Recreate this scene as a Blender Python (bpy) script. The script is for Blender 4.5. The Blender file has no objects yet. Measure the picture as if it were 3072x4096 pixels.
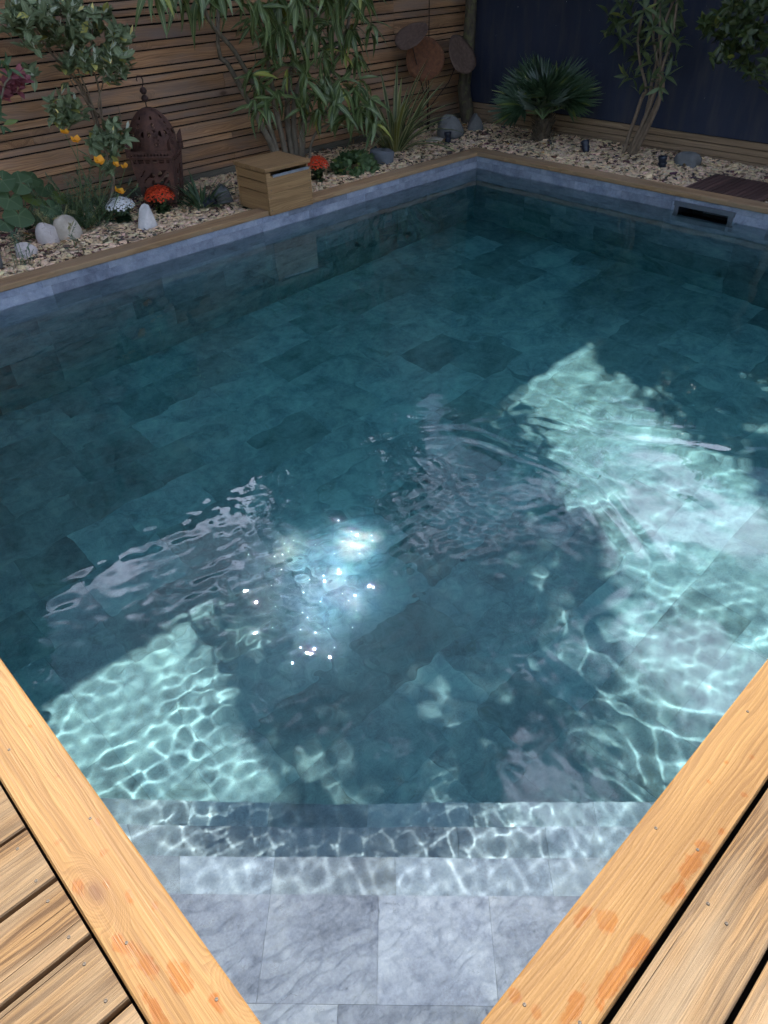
import bpy, math, random
import numpy as np
from mathutils import Matrix, Vector
rad = math.radians
SC = bpy.context.scene
COL = SC.collection
random.seed(7); RNG = np.random.default_rng(7)

# ------------------------------------------------------------------ camera, sky, sun, exposure
CAM_Z = 1.6
CR = Matrix(((0.7185517, 0.44680931, -0.53295862),
             (-0.69503259, 0.43405877, -0.57316899),
             (-0.02476188, 0.78227516, 0.6224407)))
cam = bpy.data.objects.new('camera', bpy.data.cameras.new('camera'))
COL.objects.link(cam)
cam.matrix_world = Matrix.Translation((0, 0, CAM_Z)) @ CR.to_4x4()
cam.data.lens = 25.55; cam.data.sensor_width = 36.0; cam.data.sensor_fit = 'AUTO'
cam.data.clip_start = 0.02; cam.data.clip_end = 500
SC.camera = cam

SUN_AZ, SUN_EL = 56.0, 45.0          # azimuth from +X towards +Y
world = bpy.data.worlds.new('World'); SC.world = world; world.use_nodes = True
wn = world.node_tree.nodes; wl = world.node_tree.links
sky = wn.new('ShaderNodeTexSky'); sky.sky_type = 'NISHITA'; sky.sun_disc = False
sky.sun_elevation = rad(SUN_EL); sky.sun_rotation = rad(90 - SUN_AZ)
sky.air_density = 1.1; sky.dust_density = 0.4; sky.ozone_density = 2.5
wn['Background'].inputs[1].default_value = 0.078
# thin broken cloud over the whole sky
tc = wn.new('ShaderNodeTexCoord'); mp = wn.new('ShaderNodeMapping'); mp.inputs['Scale'].default_value = (1.0, 1.0, 2.4); mp.inputs['Location'].default_value = (7.1, 3.6, 2.4); mp.inputs['Rotation'].default_value = (0, 0, rad(75))
cn = wn.new('ShaderNodeTexNoise'); cn.inputs['Scale'].default_value = 3.2; cn.inputs['Detail'].default_value = 7; cn.inputs['Roughness'].default_value = 0.6
mr = wn.new('ShaderNodeMapRange'); mr.interpolation_type = 'SMOOTHSTEP'; mr.inputs[1].default_value = 0.515; mr.inputs[2].default_value = 0.67; mr.inputs[4].default_value = 0.85
cm = wn.new('ShaderNodeMix'); cm.data_type = 'RGBA'; cm.inputs[7].default_value = (38.0, 41.0, 53.0, 1)
wl.new(tc.outputs['Generated'], mp.inputs[0]); wl.new(mp.outputs[0], cn.inputs['Vector']); wl.new(cn.outputs[0], mr.inputs[0]); wl.new(mr.outputs[0], cm.inputs[0])
wl.new(sky.outputs[0], cm.inputs[6]); wl.new(cm.outputs[2], wn['Background'].inputs[0])

sl = bpy.data.lights.new('sun', 'SUN'); sl.energy = 5.0; sl.angle = rad(0.5); sl.color = (1.0, 0.95, 0.87)
sun = bpy.data.objects.new('sun', sl); COL.objects.link(sun)
SV = Vector((math.cos(rad(SUN_AZ)) * math.cos(rad(SUN_EL)), math.sin(rad(SUN_AZ)) * math.cos(rad(SUN_EL)), math.sin(rad(SUN_EL))))
sun.rotation_euler = SV.to_track_quat('Z', 'Y').to_euler(); sun.location = (8, 10, 12)
sl.cycles.is_caustics_light = True

SC.view_settings.view_transform = 'Standard'; SC.view_settings.look = 'None'
SC.view_settings.gamma = 1.0; SC.view_settings.use_curve_mapping = False
SC.view_settings.exposure = 1.28
cy = SC.cycles
cy.use_denoising = True; cy.max_bounces = 6; cy.transmission_bounces = 4; cy.glossy_bounces = 3
cy.diffuse_bounces = 2; cy.transparent_max_bounces = 16; cy.caustics_reflective = False; cy.caustics_refractive = True
cy.sample_clamp_indirect = 12; cy.use_adaptive_sampling = True; cy.adaptive_threshold = 0.035; cy.adaptive_min_samples = 20

# ------------------------------------------------------------------ small helpers
def tag(o, label=None, cat=None, group=None, kind=None):
    if label: o['label'] = label
    if cat: o['category'] = cat
    if group: o['group'] = group
    if kind: o['kind'] = kind
    return o

def link(name, mesh, mat, parent=None, loc=(0, 0, 0)):
    o = bpy.data.objects.new(name, mesh); COL.objects.link(o)
    if mat is not None and mesh is not None and not mesh.materials: mesh.materials.append(mat)
    o.location = loc; o.parent = parent
    return o

def empty(name, loc, label, cat, group=None):
    e = bpy.data.objects.new(name, None); COL.objects.link(e); e.location = loc; e.empty_display_size = 0.1
    return tag(e, label, cat, group)

def mesh(name, v, f, smooth=False):
    m = bpy.data.meshes.new(name); m.from_pydata([tuple(p) for p in v], [], [tuple(q) for q in f]); m.update()
    if smooth: m.polygons.foreach_set('use_smooth', [True] * len(m.polygons))
    return m

class MB:
    """collects geometry for one mesh"""
    def __init__(s): s.v = []; s.f = []
    def add(s, v, f):
        n = len(s.v); s.v += [tuple(p) for p in v]; s.f += [tuple(i + n for i in q) for q in f]; return s
    def box(s, c, d, R=None):
        hx, hy, hz = d[0] / 2, d[1] / 2, d[2] / 2
        vs = [Vector((x, y, z)) for x in (-hx, hx) for y in (-hy, hy) for z in (-hz, hz)]
        if R is not None: vs = [R @ p for p in vs]
        vs = [p + Vector(c) for p in vs]
        return s.add(vs, [(0, 1, 3, 2), (4, 6, 7, 5), (0, 4, 5, 1), (2, 3, 7, 6), (0, 2, 6, 4), (1, 5, 7, 3)])
    def tube(s, pts, rs, n=8, cap=True):
        pts = [Vector(p) for p in pts]
        if not hasattr(rs, '__len__'): rs = [rs] * len(pts)
        rings = []; prev = None
        for i, p in enumerate(pts):
            d = (pts[min(i + 1, len(pts) - 1)] - pts[max(i - 1, 0)]).normalized()
            if prev is None:
                a = d.orthogonal().normalized()
            else:
                a = (prev - d * prev.dot(d)); a = a.normalized() if a.length > 1e-6 else d.orthogonal().normalized()
            prev = a; b = d.cross(a)
            rings.append([p + (a * math.cos(2 * math.pi * k / n) + b * math.sin(2 * math.pi * k / n)) * rs[i] for k in range(n)])
        vs = [q for r in rings for q in r]; fs = []
        for i in range(len(pts) - 1):
            for k in range(n):
                fs.append((i * n + k, i * n + (k + 1) % n, (i + 1) * n + (k + 1) % n, (i + 1) * n + k))
        if cap: fs += [tuple(range(n - 1, -1, -1)), tuple((len(pts) - 1) * n + k for k in range(n))]
        return s.add(vs, fs)
    def lathe(s, prof, n=16, c=(0, 0, 0)):
        vs = []; fs = []
        for r, z in prof:
            for k in range(n):
                t = 2 * math.pi * k / n; vs.append((c[0] + r * math.cos(t), c[1] + r * math.sin(t), c[2] + z))
        for i in range(len(prof) - 1):
            for k in range(n):
                fs.append((i * n + k, i * n + (k + 1) % n, (i + 1) * n + (k + 1) % n, (i + 1) * n + k))
        return s.add(vs, fs)
    def build(s, name, mat, parent=None, loc=(0, 0, 0), smooth=False):
        return link(name, mesh(name, s.v, s.f, smooth), mat, parent, loc)

def board_mesh(name, L, W, T, b=0.003, wob=0.0):
    """a plank along X with chamfered long edges"""
    w, t = W / 2, T / 2
    prof = [(-w + b, -t), (w - b, -t), (w, -t + b), (w, t - b), (w - b, t), (-w + b, t), (-w, t - b), (-w, -t + b)]
    nx = max(2, int(L / 0.4) + 1) if wob else 2
    v = []; f = []
    for i in range(nx):
        x = -L / 2 + L * i / (nx - 1)
        oy = random.uniform(-wob, wob); oz = random.uniform(-wob, wob) * .5
        v += [(x, y + oy, z + oz) for y, z in prof]
    for i in range(nx - 1):
        for k in range(8): f.append((i * 8 + k, i * 8 + (k + 1) % 8, (i + 1) * 8 + (k + 1) % 8, (i + 1) * 8 + k))
    f.append(tuple(range(7, -1, -1))); f.append(tuple((nx - 1) * 8 + k for k in range(8)))
    # end faces: orientation fixed by normals recalculation not needed for diffuse shading
    return mesh(name, v, f)

def board(name, L, W, T, mat, parent, loc, rot=(0, 0, 0), b=0.003, wob=0.0):
    o = link(name, board_mesh(name, L, W, T, b, wob), mat, parent, loc); o.rotation_euler = rot
    return o

# ------------------------------------------------------------------ materials
class NT:
    """tiny node-tree writer"""
    def __init__(s, name):
        s.m = bpy.data.materials.new(name); s.m.use_nodes = True
        s.t = s.m.node_tree; s.n = s.t.nodes; s.l = s.t.links
        s.b = s.n['Principled BSDF']; s.out = s.n['Material Output']
    def node(s, typ, **kw):
        n = s.n.new('ShaderNode' + typ)
        for k, v in kw.items():
            if k.startswith('i_'):
                key = k[2:]; key = int(key) if key.isdigit() else key.replace('_', ' ')
                s.put(n.inputs[key], v)
            else: setattr(n, k, v)
        return n
    def put(s, sock, v):
        if isinstance(v, bpy.types.NodeSocket): s.l.new(v, sock)
        elif isinstance(v, bpy.types.Node): s.l.new(v.outputs[0], sock)
        else: sock.default_value = v
    def math(s, op, a, b=0.0, c=None, clamp=False):
        n = s.node('Math', operation=op, use_clamp=clamp); s.put(n.inputs[0], a); s.put(n.inputs[1], b)
        if c is not None: s.put(n.inputs[2], c)
        return n.outputs[0]
    def vmath(s, op, a, b=(0, 0, 0)):
        n = s.node('VectorMath', operation=op); s.put(n.inputs[0], a); s.put(n.inputs[1], b); return n.outputs[0]
    def noise(s, vec, scale, detail=4.0, rough=0.55, dist=0.0):
        n = s.node('TexNoise'); s.put(n.inputs['Vector'], vec); n.inputs['Scale'].default_value = scale
        n.inputs['Detail'].default_value = detail; n.inputs['Roughness'].default_value = rough; n.inputs['Distortion'].default_value = dist
        return n.outputs[0]
    def ramp(s, fac, stops):
        n = s.node('ValToRGB'); s.put(n.inputs[0], fac); e = n.color_ramp.elements
        while len(e) > 1: e.remove(e[-1])
        e[0].position = stops[0][0]; e[0].color = (*stops[0][1], 1)
        for p, c in stops[1:]:
            q = e.new(p); q.color = (*c, 1)
        return n.outputs[0]
    def maprange(s, v, a, b, c=0.0, d=1.0, smooth=False):
        n = s.node('MapRange', interpolation_type='SMOOTHSTEP' if smooth else 'LINEAR')
        s.put(n.inputs[0], v)
        for i, q in enumerate((a, b, c, d)): n.inputs[i + 1].default_value = q
        return n.outputs[0]
    def mix(s, fac, a, b, mode='MIX'):
        n = s.node('Mix', data_type='RGBA', blend_type=mode); s.put(n.inputs[0], fac)
        def col(v): return (*v, 1) if isinstance(v, tuple) and len(v) == 3 else v
        s.put(n.inputs[6], col(a)); s.put(n.inputs[7], col(b)); return n.outputs[2]
    def bump(s, h, strength=0.3, dist=0.01):
        n = s.node('Bump'); s.put(n.inputs['Height'], h); n.inputs['Strength'].default_value = strength
        n.inputs['Distance'].default_value = dist; s.l.new(n.outputs[0], s.b.inputs['Normal']); return n.outputs[0]
    def set(s, **kw):
        for k, v in kw.items(): s.put(s.b.inputs[k.replace('_', ' ')], v)
        return s

def wood(name, light, dark, knot, rough=0.7, grain=1.0, knots=0.5, tint=0.15, bump=0.35, silver=None, stains=None, contrast=0.4):
    t = NT(name)
    oc = t.node('TexCoord').outputs['Object']; rnd = t.node('ObjectInfo').outputs['Random']
    off = t.vmath('MULTIPLY', t.node('CombineXYZ', i_0=rnd, i_1=rnd, i_2=rnd).outputs[0], (37.0, 11.3, 5.7))
    p = t.vmath('ADD', oc, off)
    # knots: sparse ellipses that also push the grain aside
    kv = t.vmath('MULTIPLY', p, (3.2, 7.0, 0.0))
    vor = t.node('TexVoronoi', feature='F1'); t.put(vor.inputs['Vector'], kv); vor.inputs['Scale'].default_value = 1.0
    vd = vor.outputs['Distance']
    pick = t.node('SeparateColor'); t.put(pick.inputs[0], vor.outputs['Color'])
    has = t.math('LESS_THAN', pick.outputs[0], knots)
    kfall = t.math('MULTIPLY', t.maprange(vd, 0.0, 0.42, 1.0, 0.0, True), has)
    kcore = t.math('MULTIPLY', t.maprange(vd, 0.05, 0.17, 1.0, 0.0, True), has)
    g = t.vmath('MULTIPLY', p, (0.55 * grain, 9.0 * grain, 9.0 * grain))
    warp = t.noise(t.vmath('MULTIPLY', p, (1.2, 6, 6)), 1.0, 3)
    sh = t.node('CombineXYZ', i_0=0.0, i_1=t.math('ADD', t.math('MULTIPLY', kfall, 1.6), t.math('MULTIPLY', warp, 1.3)), i_2=0.0).outputs[0]
    gv = t.vmath('ADD', g, sh)
    rings = t.node('TexWave', wave_type='BANDS', bands_direction='Y', wave_profile='SAW'); t.put(rings.inputs['Vector'], gv)
    rings.inputs['Scale'].default_value = 2.6; rings.inputs['Distortion'].default_value = 1.8; rings.inputs['Detail'].default_value = 3; rings.inputs['Detail Scale'].default_value = 1.2
    fine = t.noise(t.vmath('MULTIPLY', p, (4.0 * grain, 190 * grain, 190 * grain)), 1.0, 3, 0.6)
    mid = t.noise(t.vmath('ADD', t.vmath('MULTIPLY', p, (1.5, 24, 24)), sh), 1.0, 5, 0.6)
    lines = t.noise(t.vmath('ADD', t.vmath('MULTIPLY', p, (1.6 * grain, 85 * grain, 85 * grain)), t.vmath('MULTIPLY', sh, (1, 5, 1))), 1.0, 3, 0.55)
    blot = t.noise(p, 2.3, 3)
    f1 = t.math('ADD', t.math('MULTIPLY', rings.outputs['Fac'], 0.16), t.math('ADD', t.math('MULTIPLY', mid, 0.55), t.math('MULTIPLY', lines, contrast)))
    f1 = t.math('ADD', f1, t.math('MULTIPLY', fine, 0.16))
    colr = t.ramp(t.math('SUBTRACT', f1, 0.08 + .5 * contrast), [(0.26, dark), (0.47, light), (1.0, tuple(min(1, c * 1.12) for c in light))])
    colr = t.mix(t.maprange(blot, 0.35, 0.75), colr, t.mix(0.5, colr, dark), 'MIX')
    if silver: colr = t.mix(t.maprange(t.noise(t.vmath('MULTIPLY', p, (1.0, 5, 5)), 1.6, 4), 0.42, 0.72), colr, silver)
    colr = t.mix(t.math('MULTIPLY', kcore, 0.85), colr, knot)
    colr = t.mix(t.math('MULTIPLY', kfall, 0.30), colr, knot)
    crack = t.maprange(t.noise(t.vmath('MULTIPLY', p, (1.1, 75, 75)), 1.0, 2, 0.5), 0.70, 0.74, 0.0, 1.0)
    colr = t.mix(t.math('MULTIPLY', crack, 0.55), colr, tuple(c * 0.25 for c in dark))
    tn = t.math('ADD', t.math('MULTIPLY', rnd, 2 * tint), 1 - tint)
    colr = t.mix(1.0, colr, t.node('CombineColor', i_0=tn, i_1=tn, i_2=tn).outputs[0], 'MULTIPLY')
    r = t.maprange(fine, 0.2, 0.8, rough - 0.08, min(1, rough + 0.1))
    if stains:
        wp = t.node('NewGeometry').outputs['Position']
        nz = t.math('MULTIPLY', t.math('SUBTRACT', t.noise(wp, 30.0, 3, 0.5), 0.5), 0.040)
        st = None
        for (x, y, rx, ry) in stains:
            d = t.vmath('MULTIPLY', t.vmath('SUBTRACT', wp, (x, y, 0)), (1 / rx, 1 / ry, 0.0))
            ln = t.node('VectorMath', operation='LENGTH'); t.put(ln.inputs[0], d)
            dd = t.math('MULTIPLY', t.math('SUBTRACT', ln.outputs['Value'], 1.0), min(rx, ry))
            st = dd if st is None else t.math('MINIMUM', st, dd)
        mk = t.maprange(t.math('ADD', st, nz), -0.005, 0.001, 1.0, 0.0)
        wetc = t.mix(1.0, colr, (0.97, 0.60, 0.20), 'MULTIPLY')
        colr = t.mix(t.math('MULTIPLY', mk, t.maprange(t.noise(wp, 9.0, 2), 0.3, 0.7, 0.35, 1.0)), colr, wetc)
        r = t.math('SUBTRACT', r, t.math('MULTIPLY', mk, 0.22))
    t.set(Base_Color=colr, Roughness=r)
    t.b.inputs['Specular IOR Level'].default_value = 0.3
    h = t.math('SUBTRACT', t.math('ADD', t.math('MULTIPLY', fine, 0.6), t.math('MULTIPLY', mid, 0.8)), t.math('MULTIPLY', crack, 1.2))
    t.bump(h, bump, 0.004)
    return t.m

def plain(name, col, rough=0.6, metal=0.0, var=0.25, scale=20.0, bump=0.2, spec=0.4):
    t = NT(name); oc = t.node('TexCoord').outputs['Object']
    n = t.noise(oc, scale, 5, 0.6)
    lo = tuple(c * (1 - var) for c in col); hi = tuple(min(1, c * (1 + var)) for c in col)
    t.set(Base_Color=t.ramp(n, [(0.3, lo), (0.7, hi)]), Roughness=rough, Metallic=metal)
    t.b.inputs['Specular IOR Level'].default_value = spec
    t.bump(n, bump, 0.004); return t.m

M = {}
M['coping_near'] = wood('coping_near_wood', (0.315, 0.172, 0.053), (0.19, 0.094, 0.025), (0.12, 0.05, 0.02), 0.55, 1.0, 0.38, 0.05, 0.35, contrast=0.3,
    stains=[(0.753, 0.176, 0.0273, 0.0234), (0.722, 0.212, 0.0234, 0.01248), (0.99, 0.11, 0.0858, 0.01716), (0.9, 0.105, 0.039, 0.0156), (0.75, 0.1, 0.039, 0.0234), (0.667, 0.105, 0.0702, 0.01716), (0.571, 0.135, 0.0468, 0.0156),
            (0.515, 0.174, 0.01092, 0.012), (0.508, 0.224, 0.012, 0.01), (0.49, 0.15, 0.01248, 0.012), (1.1, 0.1, 0.012, 0.008), (1.22, 0.1, 0.01, 0.01), (1.27, 0.17, 0.006, 0.006), (1.33, 0.13, 0.008, 0.006), (1.19, 0.17, 0.004, 0.006), (1.42, 0.11, 0.012, 0.01),
            (-0.001, 1.006, 0.01092, 0.0273), (0.012, 1.138, 0.01092, 0.01248), (0.077, 1.043, 0.012, 0.01248), (0.047, 0.973, 0.006, 0.01), (0.011, 0.83, 0.01716, 0.039), (0.03, 0.77, 0.0156, 0.039), (0.066, 0.703, 0.02028, 0.039), (0, 0.68, 0.01404, 0.0702),
            (0.099, 1.488, 0.007, 0.009), (0.113, 1.231, 0.007, 0.01092), (0.118, 1.19, 0.006, 0.008), (0.1, 1.12, 0.004, 0.007), (0.085, 1.3, 0.005, 0.006), (0.07, 0.9, 0.007, 0.0234), (0.1, 0.86, 0.007, 0.012), (0.09, 0.62, 0.012, 0.0234), (0.02, 0.6, 0.0156, 0.0312)])
M['deck'] = wood('deck_wood', (0.245, 0.140, 0.056), (0.09, 0.047, 0.018), (0.05, 0.028, 0.014), 0.75, 1.25, 0.15, 0.14, 1.0, silver=(0.275, 0.195, 0.112), contrast=0.7)
M['coping_far'] = wood('coping_far_wood', (0.34, 0.205, 0.098), (0.20, 0.115, 0.055), (0.09, 0.05, 0.026), 0.7, 1.0, 0.15, 0.08, 0.4, silver=(0.25, 0.17, 0.10))
M['fence'] = wood('fence_wood', (0.43, 0.235, 0.115), (0.22, 0.115, 0.056), (0.07, 0.038, 0.022), 0.75, 1.0, 0.25, 0.25, 0.5, silver=(0.21, 0.15, 0.115))
M['fence_low'] = wood('fence_low_wood', (0.29, 0.20, 0.12), (0.17, 0.11, 0.065), (0.07, 0.04, 0.025), 0.75, 1.0, 0.15, 0.15, 0.4)
M['box'] = wood('box_wood', (0.33, 0.195, 0.085), (0.20, 0.11, 0.045), (0.09, 0.05, 0.025), 0.65, 0.9, 0.20, 0.08, 0.3)
M['teak'] = wood('duckboard_wood', (0.105, 0.055, 0.045), (0.05, 0.026, 0.022), (0.03, 0.015, 0.012), 0.6, 1.2, 0.05, 0.35, 0.4)
M['grey_board'] = wood('gravel_board_wood', (0.13, 0.115, 0.085), (0.08, 0.07, 0.05), (0.05, 0.04, 0.03), 0.85, 0.9, 0.05, 0.1, 0.4)
M['dark'] = plain('dark_backing', (0.012, 0.011, 0.010), 0.9, 0, 0.3)
M['soil'] = plain('soil', (0.045, 0.030, 0.022), 0.95, 0, 0.5, 30.0, 0.8)

def tile_mat():
    t = NT('stone_tile')
    wp = t.node('NewGeometry').outputs['Position']; rnd = t.node('ObjectInfo').outputs['Random']
    off = t.vmath('MULTIPLY', t.node('CombineXYZ', i_0=rnd, i_1=rnd, i_2=rnd).outputs[0], (31.0, 17.0, 53.0))
    p = t.vmath('ADD', wp, off)
    big = t.noise(p, 5.0, 6, 0.62, 0.4); med = t.noise(p, 22.0, 6, 0.7); fin = t.noise(p, 130.0, 4, 0.7)
    f = t.math('ADD', t.math('MULTIPLY', big, 0.55), t.math('ADD', t.math('MULTIPLY', med, 0.32), t.math('MULTIPLY', fin, 0.22)))
    col = t.ramp(f, [(0.36, (0.085, 0.098, 0.137)), (0.50, (0.190, 0.214, 0.276)), (0.62, (0.285, 0.315, 0.376)), (0.75, (0.38, 0.405, 0.45))])
    dirt = t.maprange(t.math('ADD', t.math('MULTIPLY', t.noise(p, 3.2, 5, 0.7, 1.0), 0.8), t.math('MULTIPLY', fin, 0.25)), 0.60, 0.70)
    col = t.mix(t.math('MULTIPLY', dirt, 0.55), col, (0.075, 0.078, 0.082))
    cr = t.node('TexVoronoi', feature='DISTANCE_TO_EDGE'); t.put(cr.inputs['Vector'], t.vmath('ADD', p, t.vmath('MULTIPLY', t.node('CombineXYZ', i_0=med, i_1=big, i_2=fin).outputs[0], (0.3, 0.3, 0.1)))); cr.inputs['Scale'].default_value = 7.0
    ck = t.math('MULTIPLY', t.maprange(cr.outputs['Distance'], 0.0, 0.012, 1.0, 0.0), t.maprange(med, 0.5, 0.6))
    col = t.mix(t.math('MULTIPLY', ck, 0.6), col, (0.05, 0.052, 0.055))
    tn = t.maprange(t.math('FRACT', t.math('MULTIPLY', rnd, 7.31)), 0, 1, 0.70, 1.12)
    col = t.mix(1.0, col, t.node('CombineColor', i_0=tn, i_1=tn, i_2=tn).outputs[0], 'MULTIPLY')
    t.set(Base_Color=col, Roughness=0.6); t.b.inputs['Specular IOR Level'].default_value = 0.25
    t.bump(f, 0.25, 0.004); return t.m
M['tile'] = tile_mat()
M['grout'] = plain('tile_backing', (0.22, 0.235, 0.26), 0.8, 0, 0.2)

def water_mat():
    t = NT('pool_water'); t.n.remove(t.b)
    g = t.node('BsdfGlass'); g.inputs['Color'].default_value = (1, 1, 1, 1); g.inputs['Roughness'].default_value = 0.0; g.inputs['IOR'].default_value = 1.333
    t.l.new(g.outputs[0], t.out.inputs['Surface'])
    v = NT('water_tint'); v.n.remove(v.b)
    a = v.node('VolumeAbsorption'); a.inputs['Color'].default_value = (0.0, 0.915, 0.76, 1); a.inputs['Density'].default_value = 0.36
    v.l.new(a.outputs[0], v.out.inputs['Volume'])
    M['water_tint'] = v.m
    return t.m
M['water'] = water_mat()

# ------------------------------------------------------------------ ground, pool, water
PX0, PX1, PY0, PY1 = 0.12, 5.695, 0.222, 4.70     # pool interior
ZW, ZF = -0.14, -1.58
FA_Y, FB_X = 6.0, 6.95
def recv(o):
    o.cycles.is_caustics_receiver = True
    return o

def ground_sheet():
    xs = [-90, PX0 - .05, PX1 + .05, 90]; ys = [-90, PY0 - .05, PY1 + .05, 90]
    v = [(x, y, -0.11) for y in ys for x in xs]; f = []
    for j in range(3):
        for i in range(3):
            if i == 1 and j == 1: continue
            f.append((j * 4 + i, j * 4 + i + 1, (j + 1) * 4 + i + 1, (j + 1) * 4 + i))
    return tag(link('ground', mesh('ground', v, f), M['soil']), kind='structure')
ground_sheet()

pool = empty('swimming_pool', ((PX0 + PX1) / 2, (PY0 + PY1) / 2, 0), 'rectangular sunken swimming pool lined with grey slate tiles and edged with timber', 'swimming pool')
PL = pool.location
UNIT = MB().box((0, 0, 0), (1, 1, 1)); TILE = mesh('tile', UNIT.v, UNIT.f); TILE.materials.append(M['tile'])
def tile(parent, c, d, R=None):
    o = bpy.data.objects.new('tile', TILE); COL.objects.link(o); o.parent = parent
    if R is None: o.location = c; o.scale = d
    else: o.matrix_local = Matrix.Translation(c) @ R.to_4x4() @ Matrix.Diagonal((*d, 1))
    return recv(o)
def rows(L, H, rh, seed):
    r = random.Random(seed); out = []; z = 0
    while z < H - 1e-3:
        h = min(rh, H - z); x = -r.choice([0, .1, .2, .3])
        while x < L:
            w = r.choice([.3, .45, .45, .6]); a, b = max(0, x), min(L, x + w)
            if b - a > 0.03: out.append((a, b, z, z + h))
            x += w
        z += rh
    return out
G = 0.0007; TT = 0.006
# floor
fl = recv(MB().box(((PX0 + PX1) / 2 - PL.x, (PY0 + PY1) / 2 - PL.y, ZF - 0.056), (PX1 - PX0 + .1, PY1 - PY0 + .1, 0.1)).build('pool_floor', M['grout'], pool))
for a, b, c, d in rows(PX1 - PX0, PY1 - PY0, 0.32, 3):
    tile(fl, (PX0 + (a + b) / 2 - PL.x, PY0 + (c + d) / 2 - PL.y, ZF - TT / 2), (b - a - G, d - c - G, TT))
# walls
WH = -0.035 - ZF
SKX = (2.245, 2.675, -0.24, -0.085)     # skimmer opening on the far right wall: y range, z range
def wall(axis, val, outward, L0, L1, seed, hole=None):
    n = Vector((outward, 0, 0)) if axis == 0 else Vector((0, outward, 0))
    u = Vector((0, 1, 0)) if axis == 0 else Vector((1, 0, 0))
    m = MB()
    def slab(a, b, z0, z1):
        c = u * ((a + b) / 2) + n * 0.0 + Vector((0, 0, (z0 + z1) / 2))
        c[axis] = val + outward * (TT + 0.04)
        d = Vector((0, 0, z1 - z0)); d[axis] = 0.08; d[1 - axis] = b - a
        m.box(c - PL, d)
    e_ = .09 if axis == 1 else TT - .0005
    if hole is None: slab(L0 - e_, L1 + e_, ZF, -0.035)
    else:
        a, b, z0, z1 = hole; slab(L0 - e_, a, ZF, -0.035); slab(b, L1 + e_, ZF, -0.035); slab(a, b, ZF, z0); slab(a, b, z1, -0.035)
    w = recv(m.build('pool_wall', M['grout'], pool))
    def put(a, b, z0, z1):
        if b - a < .01 or z1 - z0 < .01: return
        c = u * (L0 + (a + b) / 2) + Vector((0, 0, ZF + (z0 + z1) / 2)); c[axis] = val + outward * TT / 2
        d = Vector((0, 0, z1 - z0 - G)); d[axis] = TT; d[1 - axis] = b - a - G
        tile(w, c - PL, d)
    for a, b, z0, z1 in rows(L1 - L0, WH, 0.30, seed):
        if hole:
            ha, hb, hz0, hz1 = hole[0] - L0, hole[1] - L0, hole[2] - ZF, hole[3] - ZF
            if b > ha and a < hb and z1 > hz0 and z0 < hz1:
                put(a, min(b, ha), z0, z1); put(max(a, hb), b, z0, z1)
                put(max(a, ha), min(b, hb), z0, min(z1, hz0)); put(max(a, ha), min(b, hb), max(z0, hz1), z1); continue
        put(a, b, z0, z1)
    return w
wall(1, PY1, 1, PX0, PX1, 11); wall(0, PX1, 1, PY0, PY1, 12, SKX); wall(0, PX0, -1, PY0, PY1, 13); wall(1, PY0, -1, PX0, PX1, 14)
# corner steps: treads are triangles/trapezoids cut across the near corner
D45 = Matrix.Rotation(rad(45), 3, 'Z')      # local x along the normal (1,1)
for k, (s, z) in enumerate([(1.155, -0.31), (1.395, -0.53), (1.635, -0.75), (1.87, -0.97)]):
    o = PX0 + PY0; r = s - o                 # leg length along both walls
    z0 = z - TT; zb = ZF
    vs = [(PX0, PY0, z0), (PX0 + r, PY0, z0), (PX0, PY0 + r, z0), (PX0, PY0, zb), (PX0 + r, PY0, zb), (PX0, PY0 + r, zb)]
    e = 0.0005 * k
    vs = [(x - PL.x + e, y - PL.y + e, zz) for x, y, zz in vs]
    st = recv(MB().add(vs, [(0, 1, 2), (3, 5, 4), (0, 3, 4, 1), (1, 4, 5, 2), (2, 5, 3, 0)]).build('step', M['grout'], pool))
    # tiles: rows parallel to the step edge, clipped to the corner triangle
    rr = random.Random(40 + k); dmax = s / math.sqrt(2); nrow = 0
    d1 = dmax
    while d1 > o / math.sqrt(2) + .02:
        d0 = max(o / math.sqrt(2), d1 - 0.235)
        # half lengths of the strip at both distances
        def ends(d):
            ss = d * math.sqrt(2); t0 = (PX0 - (ss - PX0)) / math.sqrt(2); t1 = ((ss - PY0) - PY0) / math.sqrt(2); return t0, t1
        (a0, b0), (a1, b1) = ends(d0), ends(d1)
        t = a1 - rr.uniform(0, .25)
        while t < b1:
            w = rr.choice([.27, .34, .42]); lo, hi = t + G / 2, t + w - G / 2
            poly = [(d1 - G / 2, max(lo, a1)), (d1 - G / 2, min(hi, b1))]
            q = [(d0 + G / 2, min(max(hi, a0), b0)), (d0 + G / 2, min(max(lo, a0), b0))]
            if poly[1][1] - poly[0][1] > 0.02:
                pts = poly + q
                P = [((d - tt) / math.sqrt(2), (d + tt) / math.sqrt(2)) for d, tt in [(pp[0], -pp[1]) for pp in pts]]
                v = [(x - PL.x, y - PL.y, z) for x, y in P] + [(x - PL.x, y - PL.y, z - TT + .0003) for x, y in P]
                recv(link('tile', mesh('tile', v, [(3, 2, 1, 0), (4, 5, 6, 7), (0, 1, 5, 4), (1, 2, 6, 5), (2, 3, 7, 6), (3, 0, 4, 7)]), M['tile'], st))
            t += w
        d1 = d0; nrow += 1
        if k > 0 and nrow >= 2: break

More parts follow.
